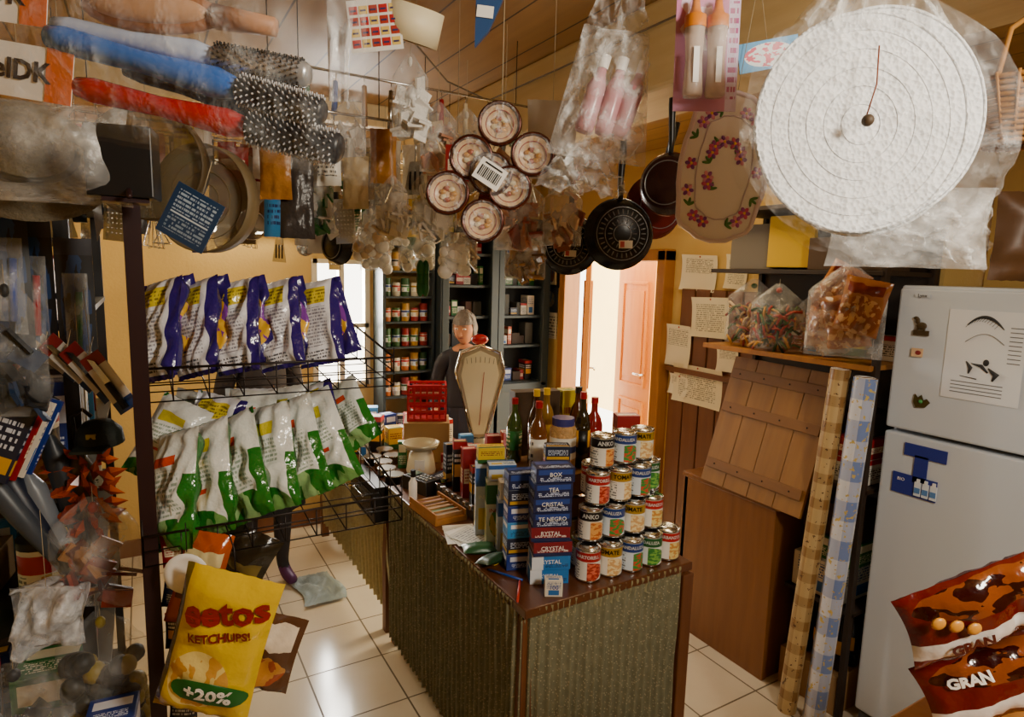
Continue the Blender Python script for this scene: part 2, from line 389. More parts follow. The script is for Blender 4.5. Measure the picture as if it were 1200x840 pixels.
face_mx('fridge_magnet',1.165,1.505,lambda o:(o.box((0,-.003,0),(.036,.006,.03),mat('d9b48c',.5)),o.sph((.004,-.006,0),(.01,.003,.008),mat('8a2a2a',.5))))
def crown(o): o.prism([(-.025,-.01),(-.015,-.03),(.015,-.026),(.03,-.006),(.018,.006),(.008,.0),(0,.018),(-.01,.006),(-.022,.018)],-.004,0,mat('4d4420',.4,.3));o.sph((0,-.004,-.006),.007,mat('4a9a50',.3))
face_mx('fridge_magnet',1.135,1.34,crown)
def tsign(o):
    B=mat('26348a',.45);o.box((0.01,-.002,.065),(.14,.003,.045),B);o.box((-.0,-.002,-.0),(.045,.003,.1),B)
    o.box((-.015,-.002,-.065),(.15,.003,.075),B)
    for i in range(3): o.box((-.0+.026*i,-.006,-.07),(.021,.006,.05),mat('dfe6ee',.3));o.box((-.0+.026*i,-.006,-.04),(.010,.005,.014),mat('e8ecf0',.3));o.box((-.0+.026*i,-.0095,-.075),(.019,.001,.02),mat('5a86c0',.3))
    o.text('BIO',.016,WHT,-.06,-.004,-.05)
face_mx('blue_sticker',1.11,1.09,tsign)
face_mx('fridge_badge',1.17,1.705,lambda o:(o.box((0,0,0),(.05,.002,.012),FW),o.text('Lynx',.016,INK,0,-.002,0)))
# ------------------------------------------------------------------ WOODEN CHEST + LID + SHELF UNIT
OCH=wood('8a5826','683c16','Z',1,.45,'plywood')
c=MB('wooden_cabinet')
c.box((2.275,1.86,.39),(.03,.52,.78),OCH);c.box((2.46,2.11,.39),(.4,.03,.78),OCH);c.box((2.46,1.615,.39),(.36,.02,.78),OCH)
c.box((2.46,1.86,.79),(.4,.55,.02),OCH);c.done(bevel=.003)
LD=wood('9a6c30','70491e','Z',1,.5,'plank_wood');LD2=wood('885a26','623e1a','X',1,.5,'batten_wood')
l=MB('plank_door');W=.52;Hh=.6
for i in range(4): l.box((-W/2+W/8+i*W/4,0,Hh/2),(W/4-.003,.018,Hh),LD)
for z in (.09,.36,.52): l.box((0,-.014,z),(W-.03,.010,.045),LD2)
for x in (-.2,-.07,.06,.19):
    for z in (.09,.36,.52): l.sph((x,-.020,z),.004,BLKM,6,4)
l.done((2.235,1.73,.802),(-.28,.02,-PI/2),bevel=.002)
DW=mat('2c1e12',.6,var=.3)
s=MB('storage_shelf_unit')
s.box((2.68,1.68,1.03),(.02,.80,2.06),DW)
for y in (1.29,2.08): s.box((2.66,y,1.03),(.02,.02,2.06),DW)
s.box((2.33,1.29,1.03),(.03,.02,2.06),DW)
for z in (1.43,1.78,2.05): s.box((2.49,1.69,z),(.36,.80,.018),OAK if z==1.43 else DW)
for z in (.45,.95): s.box((2.5,1.43,z),(.34,.30,.018),DW)
s.box((2.30,1.69,1.43),(.02,.80,.022),OAK);s.done(bevel=.002)
def carton(name,loc,size,m,rz=0,bev=.002,txt=None,tm=None,ts=.03):
    o=MB(name);x,y,z=size;o.box((0,0,z/2),size,m)
    if txt: o.text(txt,ts,tm or WHT,0,-y/2-.001,z*.55)
    return o.done(loc,(0,0,rz),bevel=bev)
KR=mat('9a7444',.8,var=.15)
P1=pm('e0dccf',rects=((0,1,.8,1,'a81010'),),lines=((.1,.9,.2,.65,5,'333333'),))
P2=pm('920f12',rects=((.1,.9,.3,.6,'e8dcc0'),),lines=((.15,.85,.35,.55,3,'a01c1c'),))
P3=pm('1a3280',rects=((.1,.9,.55,.85,'dedee8'),),lines=((.15,.85,.15,.4,4,'d8e0f0'),))
P4=pm('dcb81c',rects=((0,1,.0,.25,'1c5a24'),),lines=((.1,.9,.5,.8,3,'7a2414'),))
P5=pm('1c6a2c',rects=((.1,.9,.6,.9,'e8dfc0'),),lines=((.1,.9,.15,.5,5,'e8e0c0'),))
P6=pm('161e36',rects=((.05,.95,.1,.3,'c9981a'),),lines=((.1,.9,.4,.8,4,'c8d0e0'),))
P7=pm('3a8ccc',rects=((.1,.9,.6,.85,'e8eaf0'),),lines=((.1,.9,.15,.45,4,'12306a'),))
P8=pm('e0d9c8',rects=((.2,.8,.1,.4,'2a6ab0'),),lines=((.1,.9,.5,.9,5,'24508a'),))
P9=pm('101010',rects=((.1,.9,.3,.55,'e0a010'),(.0,1,.85,1,'a81014')),lines=((.1,.9,.6,.8,2,'eeeeee'),))
P10=pm('b8480c',rects=((.1,.9,.6,.85,'ecdcb8'),),lines=((.1,.9,.2,.5,4,'fff0d0'),))
PK=[P1,P2,P3,P4,P5,P6,P7,P8,P9,P10]
R_=-PI/2
carton('storage_box',(2.48,1.43,.961),(.24,.26,.1),P1,R_);carton('storage_box',(2.48,1.42,1.063),(.22,.26,.08),P2,R_);carton('storage_box',(2.5,1.44,1.145),(.22,.2,.09),mat('2a2420',.6),R_)
carton('storage_box',(2.48,1.45,.461),(.22,.26,.15),P8,R_);carton('storage_box',(2.47,1.42,.613),(.2,.2,.1),P5,R_);carton('storage_box',(2.49,1.44,.715),(.22,.22,.14),mat('4a3a2c',.6),R_)
carton('storage_box',(2.47,1.44,0),(.26,.28,.17),KR,R_)
def bottle(name,loc,h=.28,r=.035,glass='1c3a1c',cap=RED,label=P1,rz=0):
    o=MB(name);g=mat(glass,.08,coat=.5)
    pr=[(0,0),(r*.95,0),(r,.008),(r,h*.2),(r*1.004,h*.2),(r*1.004,h*.5),(r,h*.5),(r,h*.58),(r*.75,h*.7),(r*.4,h*.78),(r*.36,h*.92)]
    o.lathe(pr,[g,g,g,g,label,g,g,g,g,g],20);o.at((0,0,0));o.cyl(r*.42,h*.91,h,cap,14);return o.done(loc,(0,0,rz))
for i in range(6): bottle('wine_bottle',(2.40+.07*(i%2),1.35+.08*(i//2),.172),.26,.034,'1a1c18',BLK,P9)
def clearbag(name,loc,w,h,d,cont,rz,seed,op=.3,cols=('b5651c','7a2c18','3a6a24'),n=26,neck=True,tilt=0,up=0):
    o=MB(name);r=random.Random(seed);cm=[mat(c,.5,bump=.3) for c in cols]
    wf=(lambda v:max(.12,1 if v<.72 else 1-(v-.72)*3.1)) if neck else None
    o.pillow(w,h,d,film(op),seed=seed,wr=.016,nx=18,ny=20,wf=wf,frill=False)
    for i in range(n):
        x=(r.random()-.5)*w*.75;z=-h*.46+r.random()*h*.55;y=(r.random()-.5)*d*.55;a=r.random()*3
        if cont=='noodle':
            k=.02+.015*r.random();o.tube([(x-k*math.cos(a),y,z-k*math.sin(a)),(x,y-.01,z+.01),(x+k*math.cos(a),y,z+k*math.sin(a))],.006,cm[i%len(cm)],5)
        elif cont=='ball': o.sph((x,y,z),.014+.01*r.random(),cm[i%len(cm)],8,6)
        elif cont=='none': break
        else: o.at((x,y,z),(a,a*2,a*3));o.box((0,0,0),(.05,.006,.035),cm[i%len(cm)]);o.at()
    if neck: o.sph((0,0,h*.40),(w*.06,w*.06,.012),cm[0],8,5);o.tube([(0,0,h*.4),(0,0,h*.5+.02+up)],.0007,STR,4)
    return o.done(loc,(tilt,0,rz))
clearbag('pasta_bag',(2.36,1.88,1.60),.24,.29,.12,'noodle',-1.3,1,cols=('3f5a20','8a2c1c','b9832a','d0b080'),n=90)
clearbag('pasta_bag',(2.32,1.72,1.59),.22,.28,.12,'noodle',-1.2,2,cols=('a3301c','3f6a2c','b9832a','24401a'),n=90)
clearbag('pasta_bag',(2.40,1.58,1.59),.18,.26,.1,'noodle',-1.5,3,cols=('c8a060','aa8040','984020'),n=60)
SNK=pm('a86a34',blob=(.0,1,.0,.7,'96501c','cfa068',9),rects=((.1,.9,.75,.92,'7a2a14'),),wr=.5,rough=.2)
for i,(x,y,z,t,s1) in enumerate(((2.29,1.47,1.585,.1,.2),(2.24,1.37,1.60,-.2,.2),(2.27,1.42,1.72,.5,.18),(2.20,1.29,1.66,.2,.2))):
    o=MB('snack_bag');o.pillow(.15,s1,.07,SNK,seed=i+20,wr=.014,cr=.03);o.done((x,y,z),(0.1,t,-1.2))
clearbag('clear_bag',(2.22,1.36,1.64),.26,.34,.14,'none',-1.1,4,op=.4)
carton('yellow_folder',(2.42,1.75,1.80),(.2,.03,.22),mat('c9a21c',.5),-1.4)
carton('storage_box',(2.5,1.5,1.791),(.3,.22,.13),mat('4a3624',.7),-1.5);carton('storage_box',(2.5,1.95,1.791),(.22,.2,.2),mat('6a6258',.7),-1.5)
for i in range(5): carton('packet',(2.53+.02*(i%2),1.36+i*.14,1.441),(.1,.05,.1+.03*(i%3)),PK[(i*3)%10],-1.5)
m,nt,b=base('checked_oilcloth_blue');q=NT(nt);uv=q.sep(q.coord('UV'))
a=q.m('GREATER_THAN',q.m('FRACT',q.m('MULTIPLY',uv[1],9)),.5);c2=q.m('GREATER_THAN',q.m('FRACT',q.m('MULTIPLY',uv[0],3)),.5)
s_=q.m('MULTIPLY',q.m('ADD',a,c2),.5);n=q.noise(q.coord('Object'),60,2)
col=q.mix(s_,hexc('d8dae2'),hexc('7288bc'));col=q.mix(q.m('GREATER_THAN',n,.62),col,hexc('c9b060'));nt.links.new(col,b.inputs['Base Color']);b.inputs['Roughness'].default_value=.35;OC1=m
m,nt,b=base('plaid_oilcloth_beige');q=NT(nt);uv=q.sep(q.coord('UV'))
a=q.m('GREATER_THAN',q.m('FRACT',q.m('MULTIPLY',uv[1],14)),.6);c2=q.m('GREATER_THAN',q.m('FRACT',q.m('MULTIPLY',uv[0],4)),.6)
n=q.noise(q.coord('Object'),70,2);col=q.mix(q.m('MULTIPLY',q.m('ADD',a,c2),.5),hexc('c0a470'),hexc('8a6434'));col=q.mix(q.m('GREATER_THAN',n,.66),col,hexc('5a3a20'));nt.links.new(col,b.inputs['Base Color']);b.inputs['Roughness'].default_value=.4;OC2=m
def roll(name,loc,h,r,m,rx,ry):
    o=MB(name);o.cyl(r,0,h,m,24,top=KR);P=[(r*(1-.12*k/20)*math.cos(k*.6),r*(1-.03*k)*math.sin(k*.6),h+.0006) for k in range(28)];o.tube(P,.0012,WHT,4);return o.done(loc,(rx,ry,0))
roll('oilcloth_roll',(2.20,1.43,0),1.42,.036,OC2,.03,.05)
roll('oilcloth_roll',(2.235,1.335,0),1.40,.040,OC1,.03,.03)
# ------------------------------------------------------------------ NOTICES, CALENDAR
PAPER=pm('e4dabc',lines=((.12,.88,.15,.85,14,'8a8474'),),rough=.7);PAPER2=pm('e8dfc6',lines=((.12,.88,.5,.9,9,'8a8474'),),rough=.7)
for i,(y,z,w_,h_) in enumerate(((2.52,1.77,.26,.2),(2.40,1.53,.26,.22),(2.625,1.35,.2,.24),(2.46,1.14,.36,.22),(2.6,1.12,.14,.12),(2.26,1.78,.14,.18),(2.26,1.32,.14,.14))):
    o=MB('paper_notice');o.sheet(lambda u,v:((u-.5)*w_,-.003-.012*(abs(2*u-1)*abs(2*v-1))**3,(v-.5)*h_),8,8,PAPER if i%2 else PAPER2);o.sph((0,-.004,h_*.45),.005,RED,6,4);o.done((2.672 if z<1.7 else 2.692,y,z),(0,(.04,-.03,.02,0,.1,.05,-.04)[i],-PI/2))
o=MB('wall_calendar');o.box((0,0,.1),(.2,.004,.2),pm('2a3038',blob=(.2,.8,.2,.8,'8a7a5a','4a5a6a',4)));o.box((0,0,-.1),(.2,.005,.2),pm('d8d0b8',lines=((.1,.9,.05,.85,7,'44403a'),)));o.ring(.01,.001,STEEL,0,10,4,'Y');o.done((2.692,4.0,1.45),(0,0,-PI/2))
o=MB('framed_picture');o.box((0,0,0),(.16,.015,.22),BLK);o.box((0,-.009,0),(.12,.004,.18),pm('c9b68a',blob=(.2,.8,.1,.9,'7a4a2a','3a4a6a',4)));o.done((2.69,3.97,1.75),(0,0,-PI/2))
# ------------------------------------------------------------------ BACK CABINET
CB=mat('333c3e',.45,var=.15)
c=MB('display_cabinet')
cx0,cx1,cy=1.76,2.62,3.93
c.box(((cx0+cx1)/2,4.18,1.06),(cx1-cx0,.02,2.12),mat('1a1a18',.7))
for x in (cx0,(cx0+cx1)/2,cx1): c.box((x,4.05,1.06),(.035,.26,2.12),CB)
for z in (.03,.55,.92,1.2,1.42,1.64,1.86,2.1): c.box(((cx0+cx1)/2,4.07,z),(cx1-cx0,.2,.02),CB)
for x in (cx0+.02,(cx0+cx1)/2-.03,(cx0+cx1)/2+.03,cx1-.02): c.box((x,cy,1.5),(.05,.03,1.2),CB)
for z in (.9,2.1): c.box(((cx0+cx1)/2,cy,z),(cx1-cx0,.03,.06),CB)
c.box(((cx0+cx1)/2,cy,.45),(cx1-cx0,.02,.86),CB)
c.done(bevel=.003)
g=MB('cabinet_goods');r=random.Random(3)
for z in (.93,1.21,1.43,1.65,1.87):
    x=cx0+.04
    while x<cx1-.08:
        w_=.03+.045*r.random();h_=.05+.11*r.random()
        if abs(x+w_/2-(cx0+cx1)/2)>.05: g.box((x+w_/2,4.08+.03*r.random(),z+.001+h_/2),(w_*.9,.1,h_),([mat('3a2a1c',.6),mat('6a5a3c',.6),mat('2a2a30',.6),mat('5a3a28',.6),mat('4a4a44',.6)]+PK)[r.randrange(15)])
        x+=w_
g.done()
c=MB('can_shelf_unit')
for x in (1.37,1.72): c.box((x,4.09,1.0),(.02,.2,2.0),CB)
for z in (.6,.88,1.05,1.22,1.39,1.56,1.73,1.9): c.box((1.545,4.09,z),(.34,.2,.012),CB)
c.done()
# ------------------------------------------------------------------ cans
def canobj(name,label,h=.11,r=.042,txt=None,tc=None,ts=.022):
    o=MB(name);S=STEEL
    pr=[(0,.002),(r*.93,.002),(r*.97,0),(r,.003),(r,.006),(r*.985,.008),(r*.985,h-.008),(r,h-.006),(r,h-.002),(r*.96,h),(r*.93,h-.004),(r*.7,h-.004),(r*.68,h-.003),(0,h-.003)]
    ms=[S,S,S,S,S,label,S,S,S,S,S,S,S];o.lathe(pr,ms,28)
    if txt: 
        def wp(p):
            a=p.x/r-PI/2;rr=r*.985+.0006;return (rr*math.cos(a),rr*math.sin(a),p.z)
        o.text(txt,ts,tc,0,0,h*.78,warp=wp,bold=.0006)
    return o
def lab(bg,band,pa,pb,seed):
    return pm(bg,rects=((0,1,.64,.92,band),),blob=(-.22+.02*seed,.25,.05,.62,pa,pb,16),lines=((.3,.48,.1,.55,5,'555555'),(.6,.9,.1,.6,6,'777777')),rough=.3,seed=seed)
L=[lab('e8e4d8','a81010','a02818','d8684a',1),lab('e0e6e0','1c5a2a','2f7a34','7ab04a',2),lab('ece6d8','a8820c','d8a86a','f0d8a0',3),lab('e6dfd0','1a1412','e0a050','b85a20',4),lab('ece8dc','b81010','e8d080','d09040',5),lab('d4e0ea','1c3a80','3a8a3a','c84030',6)]
TX=['MARTORELL','ANDALUZA','TOMATE','ANKO','GARBANZOS','ANDALUZA']
def place_can(k,loc,rz,h=.11,r=.042):
    o=canobj('food_can',L[k%6],h,r,TX[k%6],[WHT,WHT,BLK,WHT,WHT,WHT][k%6],.015 if len(TX[k%6])>6 else .02);return o.done(loc,(0,0,rz))
front=-.60
stack=[]
for layer,rows in enumerate([
    [(1.218,1.535),(1.305,1.53),(1.392,1.525),(1.479,1.525),(1.566,1.53),(1.35,1.615),(1.437,1.615),(1.524,1.615),(1.262,1.62)],
    [(1.26,1.585),(1.347,1.575),(1.434,1.57),(1.521,1.575),(1.575,1.655),(1.48,1.66),(1.385,1.665)],
    [(1.30,1.605),(1.392,1.60),(1.484,1.605),(1.56,1.64),(1.44,1.69),(1.345,1.69)],
    [(1.345,1.645),(1.45,1.65),(1.54,1.66)]]):
    for i,(x,y) in enumerate(rows): stack.append((x,y,.761+layer*.111,(i*2+layer*3+i//2)))
for i,(x,y,z,k) in enumerate(stack): place_can(k,(x,y,z),front+rnd.uniform(-.35,.35))
g=MB('shelf_jars_and_cans');r=random.Random(9)
for z in (.887,1.057,1.227,1.397,1.567,1.737):
    for i in range(5):
        x=1.41+i*.066;g.at((x,4.06,z));k=r.randrange(6)
        cc=[mat('b98a2a',.4),mat('90201a',.4),mat('c6bea8',.4),mat('2a5024',.4),mat('b8601c',.4)][r.randrange(5)]
        g.cyl(.028,0,.09+.03*(k%2),cc,14,top=STEEL);g.cyl(.029,.03,.075,L[k],14)
g.at();g.done()
# ------------------------------------------------------------------ counter box stacks
def sbox(loc,size,m,rz,txt=None,tm=None,ts=.02,name='grocery_box'): return carton(name,loc,size,m,rz,.0012,txt,tm,ts)
z=.761
BXN=pm('161f48',rects=((.06,.94,.55,.9,'24408a'),),lines=((.1,.9,.1,.4,3,'c8d4f0'),))
BXL=pm('2a74bc',rects=((.0,.3,.0,1,'dfe6ee'),),lines=((.35,.95,.15,.4,3,'0a2a5a'),))
BXR=pm('7a1420',rects=((.0,1,.0,.25,'1b2550'),),lines=((.1,.9,.3,.45,2,'f0e8e0'),))
for i in range(8):
    rz=-.35+rnd.uniform(-.08,.08);m_=BXL if i<2 else (BXR if i in (2,3) else BXN)
    sbox((1.10+rnd.uniform(-.006,.006),1.59+rnd.uniform(-.005,.005),z),(.125,.08,.047),m_,rz,['RYSTAL','RYSTAL','CRYSTAL','RYSTAL','TE NEGRO','CRISTAL','TEA','BOX'][i],WHT,.019,'tea_box');z+=.048
z=.761
for i in range(8):
    sbox((1.20,1.71,z),(.085,.055,.05),[P7,P5,P2,P9,P6,P9,P9,P6][i],-.4+rnd.uniform(-.05,.05),name='tea_box');z+=.051
z=.761
for i in range(6):
    sbox((1.07,1.71,z),(.12,.07,.055),[P3,P6,P7,P3,P6,BXN][i],-.3,name='tea_box');z+=.056
sbox((1.055,1.495,.761),(.055,.03,.055),P8,-.5,'100',BLUE,.02,'small_box')
cr=MB('wooden_crate');
for k in range(3): cr.box((1.36,1.80,.80+.085*k),(.34,.012,.07),LD);cr.box((1.36,2.06,.80+.085*k),(.34,.012,.07),LD);cr.box((1.19,1.93,.80+.085*k),(.012,.26,.07),LD);cr.box((1.53,1.93,.80+.085*k),(.012,.26,.07),LD)
cr.box((1.36,1.93,1.01),(.35,.28,.015),LD);cr.done()
bt=[(1.22,1.86,.27,.032,'6a3a14',RED,P1),(1.28,1.97,.29,.03,'3a1808',YEL,P2),(1.42,1.86,.29,.03,'2a200c',RED,P9),(1.49,1.88,.26,.034,'8a1810',RED,P2),(1.36,2.02,.28,.032,'8a6418',YEL,P4),(1.22,2.03,.25,.03,'3a5020',RED,P5),(1.5,2.0,.28,.034,'4a200c',BLK,P1)]
for x,y,h,r_,g_,cp,lb in bt: bottle('sauce_bottle',(x,y,1.018),h,r_,g_,cp,lb,-.5)
def jar(name,loc,h,r_,cont,lid,label):
    o=MB(name);o.lathe([(0,0),(r_*.95,0),(r_,.01),(r_,h*.78),(r_*.8,h*.88)],cont,22);o.cyl(r_*.84,h*.86,h,lid,20);o.at((0,0,0));o.lathe([(r_*1.01,h*.25),(r_*1.01,h*.65)],label,22);return o.done(loc,(0,0,-.5))
CHK=mat('c89a5a',.3,bump=1,bscale=90,var=.4,vscale=70)
jar('chickpea_jar',(1.33,1.86,1.018),.20,.05,CHK,mat('3a3a7a',.3),pm('efe8d8',rects=((0,1,.3,.6,'26408a'),)))
sbox((1.575,1.79,.761),(.075,.06,.33),P9,-.3);sbox((1.575,1.79,1.092),(.09,.06,.13),P2,-.4,'CAFE',YEL,.03,'coffee_box')
sbox((1.40,2.17,.761),(.20,.07,.5),mat('4a3620',.7,var=.2),-.2,name='carton_box')
sbox((1.545,2.14,.761),(.07,.07,.50),pm('c9b81c',blob=(.1,.9,.1,.6,'4a7a24','e0d060',5),lines=((.1,.9,.7,.9,2,'8a2018'),)),-.2)
r=random.Random(12)
for i in range(24):
    h_=.09+.20*r.random()*(1.3 if i%6>2 else .8)
    sbox((1.2+.075*(i%6),2.29+.09*(i//6),.761),(.062,.05,h_),PK[r.randrange(10)],-.4+.3*r.random())
for i in range(3): sbox(((1.30,1.40,1.50)[i],(2.56,2.56,2.56)[i]-.27,1.05+.0*i) if False else (1.22+.09*i,2.20,.761),(.06,.05,.32),[P2,P1,P10][i],-.3,['PMI','SOPA','CAFE'][i],WHT if i!=1 else RED,.022)
GB=pm('d8dfd0',rects=((0,1,.65,.95,'1c6a2c'),),blob=(.1,.9,.1,.6,'c8b030','4a8a3a',6))
GB2=pm('c8d4e4',rects=((0,1,.7,.95,'2a5aa0'),(.1,.5,.1,.4,'d8b83a')),lines=((.55,.9,.1,.6,5,'2a4a80'),))
for i in range(3):
    sbox((1.095,1.82+.085*i,.761),(.11,.06,.2+.04*i),[GB2,GB,GB2][i],-.4,'INFUSION',RED if i==1 else WHT,.02,'infusion_box')
    sbox((1.095,1.82+.085*i,.964+.04*i),(.10,.055,.06),[P8,GB2,P4][i],-.35,name='infusion_box')
o=MB('metal_rail');o.box((0,0,.02),(.035,.40,.04),mat('6a6458',.3,.8));
for i in range(8): o.box((-.01,-.18+i*.05,.045),(.02,.02,.02),STEEL)
o.done((1.105,2.28,.761),(0,0,.05),bevel=.002)
o=MB('paper_sheets');
for i in range(4): o.at((.01*i,-.02*i,.002+i*.0015),(0,0,.25*i-.3));o.box((0,0,0),(.12,.17,.001),pm('d8d6cc',lines=((.1,.9,.1,.9,10,'8a8a8a'),),rough=.7) if i%2 else WHT)
o.at();o.done((.995,2.03,.761))
o=MB('cash_tray');o.box((0,0,.01),(.14,.24,.02),OAK)
for i in range(6): o.box((0,-.10+i*.038,.025),(.13,.006,.02),WOODH)
for i in range(5): o.box((0,-.08+i*.038,.024),(.11,.022,.012),[mat('8a7a6a',.5),mat('6a8a6a',.5),mat('b09070',.5),STEEL,mat('8a5a4a',.5)][i])
o.box((-.065,0,.03),(.006,.24,.03),OAK);o.box((.065,0,.03),(.006,.24,.03),OAK);o.done((1.0,2.26,.761),(0,0,.06))
o=MB('card_terminal');o.box((0,0,.03),(.10,.19,.06),BLK,.85);o.box((0,.05,.063),(.06,.04,.004),mat('5a6a60',.2))
for i in range(12): o.box((-.022+.022*(i%3),-.06+.02*(i//3),.063),(.014,.012,.006),GREY)
o.done((1.05,2.55,.761),(0,0,.3),bevel=.003)
o=MB('correction_fluid_bottle');o.lathe([(0,0),(.017,0),(.018,.01),(.018,.08),(.010,.095),(.010,.11)],WHT,16);o.cyl(.011,.105,.135,BLK,12);o.done((.965,2.44,.761))
o=MB('green_wallet');o.pillow(.12,.07,.03,mat('1c3c20',.35),seed=3,wr=.004);o.box((0,-.018,.0),(.02,.004,.02),YEL);o.done((.99,1.76,.780),(PI/2*.85,0,.3))
o=MB('green_wallet');o.pillow(.12,.07,.03,mat('2c5a34',.35),seed=4,wr=.004);o.done((.985,1.86,.778),(PI/2,0,-.3))
o=MB('magazine_stack')
for i in range(6): o.at((0,0,.003+i*.006),(0,0,.1*i));o.box((0,0,0),(.12,.10,.005),PK[i])
o.at();o.done((1.19,2.60,.761))
o=MB('pen');o.tube([(0,-.07,.005),(0,.06,.005)],.004,BLUE);o.tube([(0,.06,.005),(0,.07,.005)],[.003,.001],BLK);o.done((.98,1.67,.761),(0,0,.5));
o=MB('pen');o.tube([(0,-.07,.005),(0,.06,.005)],.004,mat('c03020'));o.done((.97,1.56,.761),(0,0,-.6))
# BACK COUNTER ITEMS
o=MB('weighing_scale')
SC=mat('b8ae92',.3,.4);o.box((0,0,.04),(.26,.20,.08),SC,.85);o.cyl(.05,.08,.16,SC,16,r2=.035)
poly=[(-.035,.15),(.035,.15),(.125,.50),(.10,.60),(-.0,.64),(-.10,.60),(-.125,.50)]
o.prism(poly,-.035,.035,SC)
pin=[(x*.8,.17+(z_-.15)*.9) for x,z_ in poly];o.prism(pin,-.040,-.034,mat('ddd4b4',.35))
o.tube([(x,-.04,z_) for x,z_ in poly],.009,CHR,6,True)
for i in range(17):
    a=-.55+1.1*i/16
    if abs(a)<.3: o.tube([(.33*math.sin(a),-.042,.22+.33*math.cos(a)),(.36*math.sin(a)*.98,-.042,.22+.36*math.cos(a))],.0012,BLK,4)
o.tube([(0,-.044,.22),(.02,-.044,.5)],.0018,RED,5);o.sph((0,0,.665),(.045,.03,.028),RED,12,8);o.box((0,-.0,.645),(.05,.03,.015),CHR)
o.at((0,-.115,.10));o.lathe([(0,.0),(.10,.008),(.125,.03),(.128,.03),(.1,.004),(0,-.004)],CHR,28);o.cyl(.015,-.03,.0,CHR,12);o.at();o.done((1.50,2.87,.731),(0,0,-.35),bevel=.002)
o=MB('kitchen_scale');o.lathe([(0,0),(.07,0),(.075,.02),(.06,.10),(.05,.12),(0,.125)],CREAM,20);o.lathe([(.03,.125),(.08,.14),(.09,.16),(.093,.16),(.08,.135),(.02,.12)],SC,24);o.box((0,-.065,.06),(.05,.01,.05),WHT);o.done((1.17,2.85,.731),(0,0,-.5))
o=MB('red_plastic_basket')
for z_ in (.0,.045,.09,.135,.18): 
    for y in (-.07,.07): o.box((0,y,z_+.008),(.2,.008,.014),RED)
    for x in (-.1,.1): o.box((x,0,z_+.008),(.008,.14,.014),RED)
for i in range(7):
    for y in (-.07,.07): o.box((-.1+i*.2/6,y,.09),(.01,.006,.18),RED)
for i in range(5):
    for x in (-.1,.1): o.box((x,-.07+i*.14/4,.09),(.006,.01,.18),RED)
o.box((0,0,.004),(.2,.14,.006),RED);o.box((0,0,.15),(.16,.1,.06),P2);o.done((1.30,3.09,.948),(0,0,-.4))
carton('storage_box',(1.30,3.09,.731),(.24,.2,.215),KR,-.4)
r=random.Random(5)
for i in range(18):
    sbox((.99+.105*(i%6),3.34+.2*(i//6),.731),(.08,.08,.05+.16*r.random()),PK[r.randrange(10)],r.uniform(-.6,.3))
for i in range(6): 
    o=MB('round_tin');o.cyl(.045,0,.045,[BLKM,STEEL,mat('5a3a20',.3,.4)][i%3],22,top=mat('8a8478',.3,.6));o.ring(.045,.003,STEEL,.042);o.done(((1.0,1.0,1.02,1.0,1.10,1.10)[i],(2.77,2.88,2.99,3.10,3.2,3.08)[i],.731))
for i in range(3):
    sbox(((1.28,1.12,.985)[i],(2.80,2.98,3.20)[i]+.0,.731),(.045,.04,.1+.04*(i%3)),PK[(i*3+1)%10],-.4)
